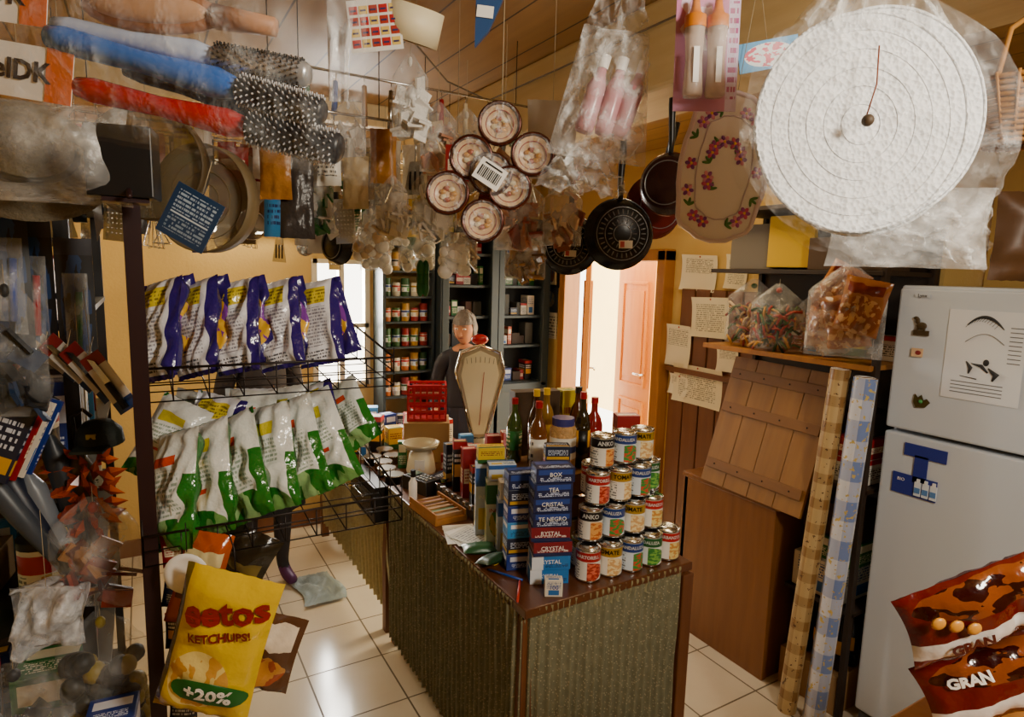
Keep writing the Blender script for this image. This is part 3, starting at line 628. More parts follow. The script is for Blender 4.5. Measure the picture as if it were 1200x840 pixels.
# ------------------------------------------------------------------ PEOPLE
def skinmesh(J,E,root=0,sub=2):
    me=bpy.data.meshes.new('sk');me.from_pydata([j[0] for j in J],E,[]);ob=bpy.data.objects.new('sk',me);bpy.context.collection.objects.link(ob)
    sk=ob.modifiers.new('s','SKIN');sk.use_smooth_shade=True
    for i,j in enumerate(J): me.skin_vertices[0].data[i].radius=(j[1],j[1] if len(j)<3 else j[2])
    me.skin_vertices[0].data[root].use_root=True
    ss=ob.modifiers.new('u','SUBSURF');ss.levels=sub;ss.render_levels=sub
    dg=bpy.context.evaluated_depsgraph_get();dg.update();out=bpy.data.meshes.new_from_object(ob.evaluated_get(dg));bpy.data.objects.remove(ob);return out
def person(name,loc,rz,h,hairc,topc,botc,shoec,stock=None,skirt=True,head_turn=.2):
    s=h/1.62;SK=mat('b97f5c',.55);top=mat(topc,.8,bump=.2);bot=mat(botc,.8,bump=.2);sh=mat(shoec,.5);HR=mat(hairc,.6,bump=.8,bscale=120,var=.4,vscale=40);ST=mat(stock,.7) if stock else SK
    e=bpy.data.objects.new(name,None);bpy.context.collection.objects.link(e);e.location=loc;e.rotation_euler=(0,0,rz);e.scale=(s,)*3
    J=[((0,0,.88),.14,.11),((0,0,1.04),.125,.10),((0,0,1.2),.15,.10),((0,.01,1.32),.08,.07),((0,0,1.40),.045,.045)]
    E=[(0,1),(1,2),(2,3),(3,4)]
    for sg in (-1,1):
        b=len(J);J+=[((sg*.15,.01,1.28),.062),((sg*.205,.03,1.06),.045),((sg*.19,-.12,.93),.034),((sg*.16,-.19,.92),.024)]
        E+=[(3,b),(b,b+1),(b+1,b+2),(b+2,b+3)]
        b=len(J);J+=[((sg*.09,0,.80),.085),((sg*.095,-.01,.47),.055),((sg*.095,.01,.28),.05),((sg*.095,.02,.09),.033),((sg*.1,-.03,.045),.036),((sg*.105,-.12,.03),.03)]
        E+=[(0,b),(b,b+1),(b+1,b+2),(b+2,b+3),(b+3,b+4),(b+4,b+5)]
    me=skinmesh(J,E)
    def mf(c):
        if c.z<.085: return sh
        if c.z<.75 : return ST
        if c.z>1.355 and abs(c.x)<.08: return SK
        if c.z<.97 and c.y<-.13: return SK
        return top if c.z>.9 else bot
    o=MB(name+'_body');o.mesh_from(me,mf)
    if skirt:
        o.sheet(lambda u,v:((.15+.06*(1-v)+.010*math.sin(u*50))*math.cos(u*2*PI),(.125+.05*(1-v)+.010*math.sin(u*50))*math.sin(u*2*PI),.46+.5*v),60,10,bot)
    for sg in (-1,1):
        P=Vector((sg*.15,-.21,.915));o.sph(P,(.034,.042,.014),SK,10,7)
        for k in range(4):
            x=P.x-.024+.016*k;l=(.045,.055,.05,.038)[k];o.tube([(x,P.y-.03,P.z),(x,P.y-.03-l*.5,P.z-.002),(x,P.y-.03-l*.9,P.z-.018)],[.008,.0075,.006],SK,7)
        o.tube([(P.x-sg*.02,P.y+.005,P.z),(P.x-sg*.045,P.y-.02,P.z-.005),(P.x-sg*.05,P.y-.045,P.z-.012)],[.010,.009,.007],SK,7)
    o.done(parent=e)
    o=MB(name+'_head')
    def hd(u,v):
        t=PI*v;a=2*PI*u;x=math.sin(t)*math.cos(a);y=math.sin(t)*math.sin(a);z_=math.cos(t)
        k=1-.22*max(0,-z_)**1.2*(1 if y<.4 else .3)
        X=x*.074*k;Y=y*.092*(k if y<0 else 1)-.008*max(0,-z_)*(1 if y<0 else 0);Z=z_*.115
        if y<-.5: Y+=.006*math.exp(-((z_-.12)/.12)**2)*math.exp(-((abs(x)-.35)/.18)**2)
        return (X,Y,Z)
    o.sheet(hd,28,20,SK,flip=True)
    o.sheet(lambda u,v:(0.016*(u-.5)*2*(.35+.65*v),-.088-.022*v*(1-abs(u-.5)*2)**.7,.012-.048*v),8,6,SK)
    for sg in (-1,1):
        o.sph((sg*.029,-.081,.012),(.013,.010,.006),WHT,10,7);o.sph((sg*.029,-.089,.012),(.005,.003,.005),BRN,8,6)
        o.tube([(sg*.013,-.088,.030),(sg*.03,-.09,.035),(sg*.045,-.080,.030)],.0022,HR,5)
        o.sph((sg*.075,.005,.0),(.008,.018,.028),SK,10,7)
    o.tube([(-.022,-.083,-.052),(0,-.093,-.05),(.022,-.083,-.052)],[.002,.0045,.002],mat('8a4038',.5),6)
    def hr(u,v):
        a=2*PI*u;tmax=PI*(.40 if math.sin(a)<-.35 else .70);t=tmax*v;w_=1.10+.09*noise.noise(Vector((u*14,v*6,2)))
        return (math.sin(t)*math.cos(a)*.078*w_,math.sin(t)*math.sin(a)*.096*w_+.008,math.cos(t)*.116*w_)
    o.sheet(hr,44,18,HR,flip=True);o.done((0,-.01,1.505),(.15,0,head_turn),parent=e)
    return e
person('elderly_woman',(1.77,3.60,0),-.5,1.49,'7a7068','2c2a30','2a2a35','2a2020',head_turn=-.3)
person('standing_customer',(.52,3.47,0),.2,1.60,'4a3420','3a3436','1c1a20','5a2a5a',stock='2a2428')
# ------------------------------------------------------------------ SNACK RACK
PST=mat('2c181a',.35,.3)
o=MB('snack_rack')
o.box((-.01,1.23,.93),(.026,.026,1.86),PST);o.box((-.01,1.62,.93),(.026,.026,1.86),PST)
o.box((-.01,1.42,.02),(.4,.04,.04),PST);o.box((-.01,1.42,.05),(.04,.5,.04),PST)
def wire(a,b,r=.0014): o.tube([a,b],r,WIRE,5)
for z_ in [.35+.05*i for i in range(29)]: wire((-.01,1.23,z_),(-.01,1.62,z_),.0014)
for y in [1.27+.04*i for i in range(9)]: wire((-.01,y,.35),(-.01,y,1.78))
def basket(z0,z1,x0,x1,y0,y1,zl,fd=.0):
    for i in range(9):
        x=x0+(x1-x0)*i/8;wire((x,y0,z0),(x,y1,z0+zl));wire((x,y0,z0),(x,y0,z1-fd))
    for i in range(6):
        y=y0+(y1-y0)*i/5;zz=z0+zl*i/5;wire((x0,y,zz),(x1,y,zz));wire((x0,y,zz),(x0,y,zz+z1-z0));wire((x1,y,zz),(x1,y,zz+z1-z0))
    for k in (0,.5,1):
        z_=z0+(z1-z0)*k;r=.0025 if k==1 else .0014
        wire((x0,y0,z_-fd*k),(x1,y0,z_-fd*k),r);wire((x0,y0,z_-fd*k),(x0,y1,z_+zl),r);wire((x1,y0,z_-fd*k),(x1,y1,z_+zl),r);wire((x0,y1,z_+zl),(x1,y1,z_+zl),r)
basket(1.505,1.585,-.02,.45,1.25,1.58,.03,.02)
basket(1.225,1.31,-.02,.45,1.20,1.56,.03,.03)
o.done()
def chip(loc,w,h,m,mb,seed,rot,d=.045,nm='chip_bag'):
    o=MB(nm);o.pillow(w,h,d,m,mb,seed,.009,22,30,cr=.022);return o.done(loc,rot)
CP=pm('dcdce2',rects=((.0,1,.0,.04,'2b1a68'),(.86,1,0,1,'2b1a68'),(.14,.76,.70,.90,'cdb82a')),lines=((.14,.76,.72,.88,4,'7a6a20'),(.12,.78,.2,.66,12,'8a8a96'),(.2,.7,.06,.16,3,'505058')),rough=.16,wr=.9,seed=2)
CPB=pm('2b1a68',blob=(.1,.9,.2,.8,'e0b030','7a3a9a',4),rough=.2,wr=.5)
xs=[(.025,1.33),(.09,1.355),(.165,1.38),(.25,1.405),(.34,1.43)]
for i,(x,y) in enumerate(xs): 
    chip((x,y,1.625),.108,.195,CP,CPB,i,(-.28,-.22-.05*(i%2),-1.0+.08*i))
    chip((x+.035,y+.045,1.63),.10,.185,CPB,CPB,i+50,(-.25,-.30,-.35),.03)
CG=pm('d8dcd6',rects=((.86,1,0,.6,'1f6a1c'),(.2,.65,.68,.76,'c8421a')),lines=((.14,.8,.26,.64,9,'8f9f90'),),blob=(.1,1.1,-.16,.24,'1f6a1c','8ab070',4),rough=.16,wr=1,seed=3)
CGB=pm('1f6a1c',blob=(.1,.9,.2,.8,'e0c030','2f7a2c',4),rough=.2,wr=.5)
CG2=pm('dcdfda',rects=((.88,1,0,.5,'1f6a1c'),(.2,.7,.70,.82,'c8b82a'),(.1,.6,.34,.38,'c83a1a')),lines=((.14,.75,.42,.66,6,'8f9f90'),),blob=(-.1,.9,-.2,.22,'1f6a1c','6a9a50',4),rough=.16,wr=1,seed=4)
for i in range(6): chip((.035+.060*i,1.27+.024*i,1.335+.006*i),.115,.22,[CG,CG2][i%2],CGB,i+9,(-.34,-.30-.09*(i%3),-.95+.09*i),.05)
for i in range(6): chip((.03+.078*i,1.40+.016*i,1.395),.11,.17,[CG2,CP,CG][i%3],CGB,i+19,(-.35,.40-.2*i,-.6),.045)
for i in range(3): chip((.08+.12*i,1.50,1.37),.12,.2,[CG2,CP,CG][i%3],CGB,i+29,(-.2,.25-.25*i,-.4),.045)
YB=pm('dcb80a',blob=(.08,.75,.08,.5,'d8a040','f0d880',7),rects=((0,.07,0,1,'6a5a14'),(0,1,0,.03,'9a7a14')),rough=.18,wr=.5,seed=5)
o=MB('cheese_puff_bag');o.pillow(.165,.28,.06,YB,mat('c99a1c',.3),31,.006,26,34)
o.ptext('eetos',.062,mat('8a1006',.4),.005,.080,-.25,.0022,1,.004);o.ptext('KETCHUPS!',.022,mat('7a1408',.4),.005,.036,-.25,.0006,.9,.004)
w,h,d=o.pw
def ovl(u,v):
    x=.01+.065*(u-.5)*2*math.sqrt(max(0,1-(2*v-1)**2));z=-.075+.026*(2*v-1);return (x,o.front(x/w+.5,z/h+.5)[1]-.004,z)
o.sheet(ovl,12,8,GRN);o.ptext('+20%',.036,WHT,.01,-.075,0,.001,1,.006)
o.tube([(0,0,.13),(-.02,.02,.17),(-.05,.04,.2)],.0015,WIRE);o.done((.085,1.12,1.095),(0.05,.28,-.45))
o=MB('orange_snack_bag');o.pillow(.085,.18,.04,pm('a8480c',rects=((.1,.9,.7,.85,'d8c890'),(.1,.9,.3,.45,'5a2414')),rough=.2,wr=.5),seed=40,wr=.01,cr=.02);o.done((.065,1.21,1.18),(0,.25,-.3))
o=MB('brown_snack_bag');o.pillow(.12,.16,.04,pm('5a3a24',rects=((.1,.9,.6,.9,'e8d8c0'),),blob=(.1,.9,.1,.5,'c98a3a','a04a20',5),rough=.2,wr=.5),seed=41,wr=.01,cr=.02);o.done((.175,1.20,1.01),(0,.3,-.4))
o=MB('black_snack_bag');o.pillow(.13,.12,.04,pm('2a2418',rects=((.1,.9,.3,.5,'6a5a2a'),),rough=.2,wr=.5),seed=42,wr=.01,cr=.02);o.done((.145,1.30,1.17),(0,.5,-.4))
o=MB('white_plate');o.at((0,0,0),(PI/2,0,0));o.lathe([(0,0),(.025,0),(.037,.006),(.037,.008),(.025,.003),(0,.002)],WHT,24);o.at();o.tube([(0,0,.037),(0,.0,.09)],.001,WIRE,4);o.done((.045,1.17,1.215),(0,0,-.4))
# ------------------------------------------------------------------ LEFT SIDE CLUTTER
sh=MB('left_shelf_unit');DM=mat('1c1816',.5)
for x in (-.62,-.13):
    for y in (1.50,2.6): sh.box((x,y,.95),(.025,.025,1.9),DM)
for z_ in (.3,.72,1.0,1.26,1.62,1.9): sh.box((-.375,2.05,z_),(.52,1.13,.015),DM)
sh.box((-.375,1.49,1.68),(.52,.012,.012),DM)
sh.done()
r=random.Random(21)
for z_,hh in ((.3085,.33),(.7285,.2),(1.0085,.18),(1.2685,.26),(1.6285,.2)):
    for j in range(6):
        for k in range(3):
            y=1.59+j*.17;x=-.21-k*.15;h_=hh*(.5+.45*r.random())
            if r.random()<.35 and h_>.08:
                m_=L[r.randrange(6)];o=MB('storage_jar');o.cyl(.045,0,h_*.85,m_,16,top=STEEL);o.cyl(.046,h_*.85,h_*.95,[RED,YEL,BLK,WHT][r.randrange(4)],16);o.done((x,y,z_))
            else: sbox((x,y,z_),(.12,.12,h_),([mat('2a1e18',.6),mat('1a1c24',.5),mat('5a4428',.8),mat('3a342c',.6),mat('15130f',.5)]+PK)[r.randrange(15)],r.uniform(-.15,.15))
def hstr(o,z0,z1,x=0,y=0): o.tube([(x,y,z0),(x,y,z1)],.0006,STR,4)
def blister(name,loc,w,h,m,cont,rz,rope=.0):
    o=MB(name);o.box((0,0,0),(w,.002,h),m);cont(o)
    if rope: hstr(o,h/2,h/2+rope)
    return o.done(loc,(0,0,rz))
BS=pm('101114',blob=(.1,.9,.1,.9,'1c3c6a','101114',6),rects=((0,1,.88,1,'2a2a34'),))
for i,(x,y,z_) in enumerate(((-.235,1.46,1.70),(-.17,1.44,1.69),(-.11,1.45,1.66),(-.20,1.40,1.72))):
    blister('blister_pack',(x,y,z_),.06,.26,BS,lambda o:(o.at((0,-.006,-.02)),o.pillow(.04,.17,.016,film(.35),seed=1,wr=.004,frill=False),o.tube([(0,0,-.06),(0.005,-.002,.05)],.006,[BLUE,RED,GRN,BLUE][i]),o.at()),-.3+.2*i,rope=.65)
o=MB('flour_sieve');o.at((0,0,0),(PI/2,0,0));HP=mat('6a5a3c',.6)
o.lathe([(.105,-.02),(.108,-.02),(.108,.02),(.105,.02),(.105,-.02)],HP,36);o.lathe([(0,.0),(.105,0)],mat('8a8270',.5,alpha=.6),36)
for rr in (.03,.055,.08): o.ring(rr,.001,HP,0)
o.at();hstr(o,.108,.55);o.done((.12,1.45,1.88),(0,0.0,-.7))
o=MB('flour_sieve');o.at((0,0,0),(PI/2,0,0));o.lathe([(.10,-.02),(.103,-.02),(.103,.02),(.10,.02),(.10,-.02)],mat('4a3a20',.6),36);o.lathe([(0,.0),(.10,0)],mat('60543c',.5,alpha=.7),36);o.at();hstr(o,.1,.5);o.done((.02,1.38,1.93),(0,0,-.4))
carton('dark_box',(-.015,1.11,1.842),(.085,.06,.10),mat('141416',.4),-.2)
o=MB('rack_hook_bar');o.tube([(-.01,1.23,1.862),(-.01,1.11,1.862),(-.01,1.05,1.84)],.004,PST);o.box((-.015,1.11,1.838),(.06,.05,.006),PST);o.done()
o=MB('blue_tag_card');o.box((0,0,0),(.085,.002,.09),pm('1f3a5c',lines=((.1,.9,.5,.9,5,'a8b8c8'),(.1,.9,.1,.4,4,'8898a8')),rects=((.1,.9,.44,.47,'c9d4dc'),)));o.tube([(0,0,.045),(-.01,0,.1)],.0008,STR,4);o.done((.075,1.2,1.825),(0,.5,-.5))
clearbag('hat_bag',(-.13,1.14,1.90),.26,.14,.10,'none',-.3,8,op=.4,neck=False)
o=MB('straw_hat');o.lathe([(.12,0),(.115,.01),(.065,.02),(.058,.07),(.035,.085),(0,.087)],mat('6a6250',.8,bump=.6,bscale=150),32);o.ring(.066,.006,BLK,.028);o.done((-.15,1.26,1.90),(.9,.2,0))
for i in range(4):
    o=MB('knife_pack');o.box((0,0,0),(.04,.002,.12),pm('c8c2b8',rects=((0,1,.8,1,'802020'),(0,1,0,.2,'20386a'))));o.tube([(0,-.006,-.055),(0,-.006,-.0)],.006,BLK);o.prism([(-.006,0),(.006,0),(.004,.045),(-.005,.055)],-.005,-.004,STEEL);o.tube([(0,0,.06),(.01,.03,.09)],.001,STR,4);o.done((-.15+.03*i,1.43-.03*i,1.575-.015*i),(0,-.9+.1*i,-.5))
o=MB('dark_cap');o.lathe([(.042,0),(.039,.025),(.024,.042),(0,.047)],mat('141a14',.7,bump=.5),22);o.box((0,-.046,.004),(.055,.04,.005),mat('141a14',.6));o.box((0,-.037,.025),(.016,.004,.009),mat('a08a20',.5));hstr(o,.04,.3);o.done((-.085,1.42,1.40),(0.1,0,-.3));
OL=mat('a83c0e',.25)
o=MB('orange_foil_decoration');r=random.Random(4)
for i in range(34):
    a=i*2.4;L_=.03+.045*r.random();c_=Vector((.02*math.cos(a),.01*math.sin(a),-.0042*i));t=Vector((math.cos(a),-.35*r.random(),math.sin(a)*.8))*L_
    p=c_+t;wv=t.cross(Vector((.3,1,.2))).normalized()*.012
    o.add([c_,c_+t*.45+wv,p,c_+t*.45-wv,c_+t*.5+Vector((0,-.008,0))],[(0,1,4),(1,2,4),(2,3,4),(3,0,4)],[OL,mat('c85a1c',.25),OL,mat('7a2a0c',.3)])
hstr(o,0,.3);o.done((-.11,1.42,1.37),(0,0,-.4))
clearbag('clear_bag',(-.10,1.37,1.20),.16,.22,.09,'pack',-.4,14,op=.3,cols=('8a2c0e','5a1e10','a87038'),n=22)
o=MB('white_plastic_bag');o.pillow(.12,.11,.08,film(.9,'dfe3ea',20),seed=51,wr=.035,nx=26,ny=26,frill=False,cr=.05);hstr(o,.05,.2);o.done((-.175,1.33,1.11),(0,0,-.4))
clearbag('mesh_bag',(-.10,1.36,.965),.16,.24,.1,'ball',-.3,15,op=.2,cols=('8a781c','14140f','2a2a20'),n=60)
clearbag('clear_bag',(-.24,1.38,.88),.2,.26,.10,'pack',-.2,16,op=.22,cols=('1a1c24','4a463c','3a2618'),n=30)
for i in range(5):
    o=MB('folded_umbrella');cc=[mat('3a4048',.4),mat('1a2030',.4),mat('6a7078',.35),mat('20242a',.4),mat('4a3a2a',.5)][i]
    o.lathe([(.004,-.16),(.012,-.15),(.020,-.05),(.022,.06),(.010,.09),(.006,.1)],cc,10);o.tube([(0,0,.1),(0,0,.16),(.02,0,.175),(.035,0,.16)],.004,BLK);o.done((-.24+.03*i,1.42+.01*i,1.32-.03*(i%3)),(.1,-.5+.12*i,-.4))
for i in range(4):
    o=MB('magazine');o.box((0,0,0),(.11,.006,.14),[P6,P2,P8,P3][i]);o.done((-.24+.010*i,1.38+.014*i,1.44),(-.3,.3,-.5))
clearbag('clear_bag',(-.20,1.34,1.60),.12,.24,.07,'pack',-.4,17,op=.2,cols=('14161a','1a3050','2a2a2a'),n=22)
for i in range(6): sbox((-.085,1.275,.30+.106*i),(.08,.08,.1),[P6,mat('5a1a16',.5),P6,P9,mat('2a1e18',.6),P3][i],-.1)
o=MB('rack_side_stand');o.box((-.085,1.275,.29),(.11,.12,.012),DM);o.box((-.085,1.275,.14),(.03,.03,.29),DM);o.done()
for i in range(5):
    z_=.92+.08*i;o=MB('hanging_sachet_strip');o.pillow(.05,.07,.012,[P6,P2,P9,P3,P2][i],seed=i,wr=.003,nx=8,ny=8);hstr(o,.03,.08);o.done((.030,1.225,z_),(0,rnd.uniform(-.2,.2),-.3))
# ------------------------------------------------------------------ HAIRBRUSH BAG (near)
o=MB('hairbrush_bag')
def bag(u,v):
    x=-.30+.43*u; zt=.135-.02*u; zb=-.025-.06*u;z_=zb+(zt-zb)*v
    n=noise.noise(Vector((x*14,z_*14,3)))*.012+noise.noise(Vector((x*45,z_*30,7)))*.006
    return (x,-.028*math.sin(PI*u)**.4*math.sin(PI*v)**.4+n*.9-.012,z_+n*.4)
def bagb(u,v):
    p=bag(u,v);return (p[0],.03-p[1]*.5,p[2])
o.sheet(bag,90,50,film(.20,scale=34));o.sheet(bagb,40,24,film(.12,scale=22),flip=True)
def lbl(x,z_,rz,w_=.09,h_=.05):
    o.at((x,-.016,z_),(0,rz,0));o.box((0,0,0),(w_,.001,h_),WHT);o.box((w_*.36,-.001,0),(w_*.28,.001,h_),mat('d8681c',.5));o.text('KeIDK',.026,mat('2a1a1a',.5),-.012,-.0015,0,bold=.0006);o.at()
o.at((-.08,.0,.072),(0,.06,0));o.sph((0,0,0),(.07,.012,.021),mat('a8714a',.4),24,12);o.sph((-.0,-.006,0),(.058,.010,.015),mat('c9a080',.5),20,10);o.tube([(.06,0,0),(.12,0,-.005)],[.012,.009],mat('b98a6a',.5));o.at()
def rbrush(x0,z0,x1,z1,hm,bm,hl=.55,r=.011,br=.013,dots=None,yy=0):
    A=Vector((x0,yy,z0));B=Vector((x1,yy,z1));L_=(B-A).length;ang=math.atan2(-(B.z-A.z),B.x-A.x)
    o.at(A,(0,ang+PI/2,0))
    o.lathe([(0,0),(r*.8,.004),(r,.02),(r*.8,L_*hl*.5),(r*1.15,L_*hl*.9),(r*.8,L_*hl),(r*.6,L_*hl+.004)],hm,18)
    o.lathe([(r*.6,L_*hl),(br,L_*hl+.004),(br,L_-.004),(br*.7,L_),(0,L_)],bm,20)
    n=16;k=int((L_*(1-hl))/.0055)
    for j in range(k):
        for i in range(n):
            a=2*PI*(i+.5*(j%2))/n;zz=L_*hl+.006+j*.0055
            if zz>L_-.004: continue
            o.tube([(br*math.cos(a),br*math.sin(a),zz),((br+.0035)*math.cos(a),(br+.0035)*math.sin(a),zz)],[.0012,.0008],dots or BLK,4)
    o.at()
rbrush(-.18,.056,.072,.016,mat('b8c8e6',.2),mat('b8bcc2',.3,.7),.62,.011,.012,BLK)
rbrush(-.178,.043,.09,-.022,mat('3f74cc',.2),mat('15151a',.4),.68,.013,.013,mat('c8c8cc',.4),-.012)
rbrush(-.156,-.002,.105,-.055,mat('b00c06',.15),mat('15151a',.4),.64,.012,.015,mat('b8b8bc',.4),-.008)
rbrush(-.12,.022,.08,-.035,mat('1c2c5a',.2),mat('15151a',.4),.6,.009,.013,mat('b8b8bc',.4),.012)
lbl(-.215,.078,.12);lbl(-.196,.008,.14)
o.tube([(-.2,0,.12),(-.18,0,.35),(-.15,0,.58)],.0008,STR,4);o.tube([(.05,0,.10),(.05,0,.35),(.02,0,.58)],.0008,STR,4)
o.done((.09,.70,1.92),(0,0,YAW))
o=MB('white_plastic_sheet');o.sheet(lambda u,v:(-.02+.04*u*(.6+.5*v),.02*noise.noise(Vector((u*3,v*5,1))),-.10+.35*v),10,16,film(.8,'dfe3e8'));o.done((.225,.80,2.05),(0,0,YAW))
# ------------------------------------------------------------------ STICKER SHEET, TAPE, BLUE THING
o=MB('sticker_sheet');o.box((0,0,0),(.095,.001,.09),WHT)
for i in range(5):
    for j in range(4): o.box((-.036+.018*i,-.001,-.03+.019*j),(.015,.001,.014),[mat('c02a2a',.5),mat('e8c86a',.5),mat('b03a2a',.5)][(i+j)%3]);o.box((-.036+.018*i,-.002,-.031+.019*j),(.010,.001,.003),mat('3a3a6a',.5))
hstr(o,.045,.3);o.done((.385,1.17,2.185),(0,-.12,YAW))
o=MB('masking_tape_roll');TP=mat('e0d4b0',.5);o.lathe([(.045,-.03),(.055,-.03),(.055,.03),(.045,.03),(.045,-.03)],TP,32);o.lathe([(.0445,-.029),(.0445,.029)],KR,32);hstr(o,.0,.28);o.done((.46,1.18,2.205),(.35,.1,0))
o=MB('blue_pouch');o.prism([(-.02,.05),(.03,.05),(.01,-.01),(-.012,-.04)],-.006,.006,mat('2a4a7a',.4));o.box((0,-.008,.02),(.03,.002,.02),WHT);hstr(o,.05,.3);o.done((.555,1.07,2.19),(0,.1,YAW))
# ------------------------------------------------------------------ RING CLUSTER
o=MB('hanging_dish_cluster');CO=mat('4a1c0c',.25,.4);CI=mat('cfae84',.35)
pos=[(0.0165,.101),(-.0405,.031),(-.088,-.042),(-.015,-.096),(.04,-.028),(.086,.04),(.0,-.0)]
for i,(x,z_) in enumerate(pos):
    o.at((x,-.01-.004*(i%3),z_),(PI/2+.12*math.sin(i*2),.1*math.cos(i),0))
    o.lathe([(0,-.012),(.026,-.012),(.037,.0),(.043,.004),(.046,.0),(.043,-.006),(.03,-.018),(0,-.018)],[CI,CI,CO,CO,CO,CO,CO],28)
    o.ring(.042,.0028,CO,.003);o.ring(.029,.0014,mat('8a2a1a',.5),-.009)
    for k in range(7): o.sph((.012*math.cos(k*.9),.012*math.sin(k*.9),-.011),(.008,.006,.004),[mat('b9863a',.4),mat('d8c8a0',.4),mat('9a4a2a',.4)][k%3],8,5)
    o.at((x,-.022,z_));o.sheet(lambda u,v:((.041*v)*math.cos(2*PI*u),-.004*math.cos(v*1.5)+.004*noise.noise(Vector((u*9,v*4,i))),(.041*v)*math.sin(2*PI*u)),16,5,film(.4,scale=60))
o.at((.0,-.04,-.005),(0,.55,0));o.box((0,0,0),(.06,.001,.045),WHT)
for i in range(12): o.box((-.022+.004*i,-.001,-.002),(.0018 if i%3 else .003,.001,.022),BLK)
o.box((0,-.001,.016),(.04,.001,.003),BLK);o.at()
o.tube([(.02,0,.14),(.02,.01,.25),(.02,.02,.5)],.001,STR,4);o.tube([(.02,0,.14),(.0,0,.02)],.001,STR,4);o.tube([(.02,0,.14),(.06,0,.06)],.001,STR,4)
o.done((.64,1.19,1.95),(0,0,YAW))
# ------------------------------------------------------------------ BAG WITH PINK BOTTLES
o=MB('bagged_pink_bottles')
o.pillow(.20,.25,.10,film(.5,scale=26),seed=61,wr=.022,nx=30,ny=34,wf=lambda v:1.0-.35*v,frill=False,cr=.04)
for i,(x,a) in enumerate(((-.035,.15),(.005,.12),(.035,.2))):
    o.at((x,0,-.075),(0,a,0));o.lathe([(0,0),(.017,0),(.019,.01),(.019,.09),(.010,.115),(.009,.13)],mat('c89098',.25),16);o.cyl(.011,.125,.15,WHT,12)
o.at();
def crumple(x,z_,w_,h_,sd,op=.4):
    o.sheet(lambda u,v:(x+w_*(u-.5)*(1-.5*v),.03*noise.noise(Vector((u*7+sd,v*7,sd))),z_+h_*(v-.5)+.02*noise.noise(Vector((u*9,v*4,sd)))),24,24,film(op,scale=25))
crumple(-.02,-.15,.2,.08,2.,.6);crumple(0,.16,.14,.12,5.,.4)
hstr(o,.13,.45);o.done((.81,1.03,2.10),(0,.12,YAW))
o=MB('bagged_white_tray');o.pillow(.12,.18,.02,mat('c8bfb0',.3,alpha=.9),seed=64,wr=.006);hstr(o,.09,.4);o.done((.85,1.28,2.06),(0,0,YAW))
# ------------------------------------------------------------------ BABY BOTTLE BLISTER
o=MB('baby_bottle_pack');o.box((0,0,0),(.115,.002,.21),pm('c98ab0',blob=(.0,1,.5,1.2,'e0c8e0','c97aa8',4),rects=((.82,1,0,1,'d8c8e8'),),lines=((.84,.98,.1,.9,10,'b04a8a'),)))
for x in (-.028,.012):
    o.at((x,-.02,-.085));o.lathe([(0,0),(.016,0),(.018,.006),(.015,.06),(.018,.12)],mat('dcc8b8',.12,alpha=.6),18);o.lathe([(.019,.115),(.019,.135),(.011,.14),(.008,.15),(.006,.165),(0,.168)],mat('d8801c',.4),18)
    o.box((0,-.018,.05),(.010,.001,.06),mat('f4f2ee',.5))
o.at((0,-.025,0));o.pillow(.09,.18,.03,film(.2),seed=66,wr=.004,frill=False)
o.at();hstr(o,.1,.3);o.done((.90,.86,2.155),(0,-.02,YAW))
o=MB('blue_card_pack');o.box((0,0,0),(.12,.003,.055),pm('2f8ac0',blob=(.1,.9,.1,.9,'d8e0e4','c93a5a',7)));hstr(o,.02,.3);o.done((1.08,.87,2.185),(0,-.2,YAW))
o=MB('floral_tray');pts=[]
for i in range(36):
    a=2*PI*i/36;k=1+.03*math.cos(8*a);x=.085*k*abs(math.cos(a))**.6*(1 if math.cos(a)>0 else -1);z_=.14*k*abs(math.sin(a))**.7*(1 if math.sin(a)>0 else -1);pts.append((x,z_))
WT=mat('e2dcd4',.3);o.prism(pts,-.003,.003,WT);o.tube([(x,-.003,z_) for x,z_ in pts],.005,mat('d8c8cc',.3),6,True);o.tube([(x*.62,-.004,z_*.7) for x,z_ in pts],.0015,mat('c0b0b8',.3),5,True)
r=random.Random(8);FC=[mat('9a4a98',.4),mat('c8507a',.4),mat('7a3a8a',.4),mat('d890a8',.4)]
for i in range(30):
    a=i*2*PI/18+(i//18)*.3;k=.83 if i<18 else .38;ca,sa=math.cos(a),math.sin(a);x=.080*k*abs(ca)**.6*(1 if ca>0 else -1);z_=.132*k*abs(sa)**.7*(1 if sa>0 else -1)
    if i%3==2:
        for j in range(3): o.at((x,-.004,z_),(0,a+j*.9,0));o.sph((.007,0,0),(.009,.001,.003),mat('4a7a3a',.4),8,4)
    else:
        for j in range(6): o.at((x,-.004,z_),(0,j*PI/3,0));o.sph((.0065,0,0),(.0065,.0014,.0042),FC[(i+j%2)%4],8,4)
        o.at((x,-.005,z_));o.sph((0,0,0),(.003,.0015,.003),YEL,8,4)
    o.at()
hstr(o,.14,.4);o.done((1.01,.90,1.965),(0,.12,YAW))
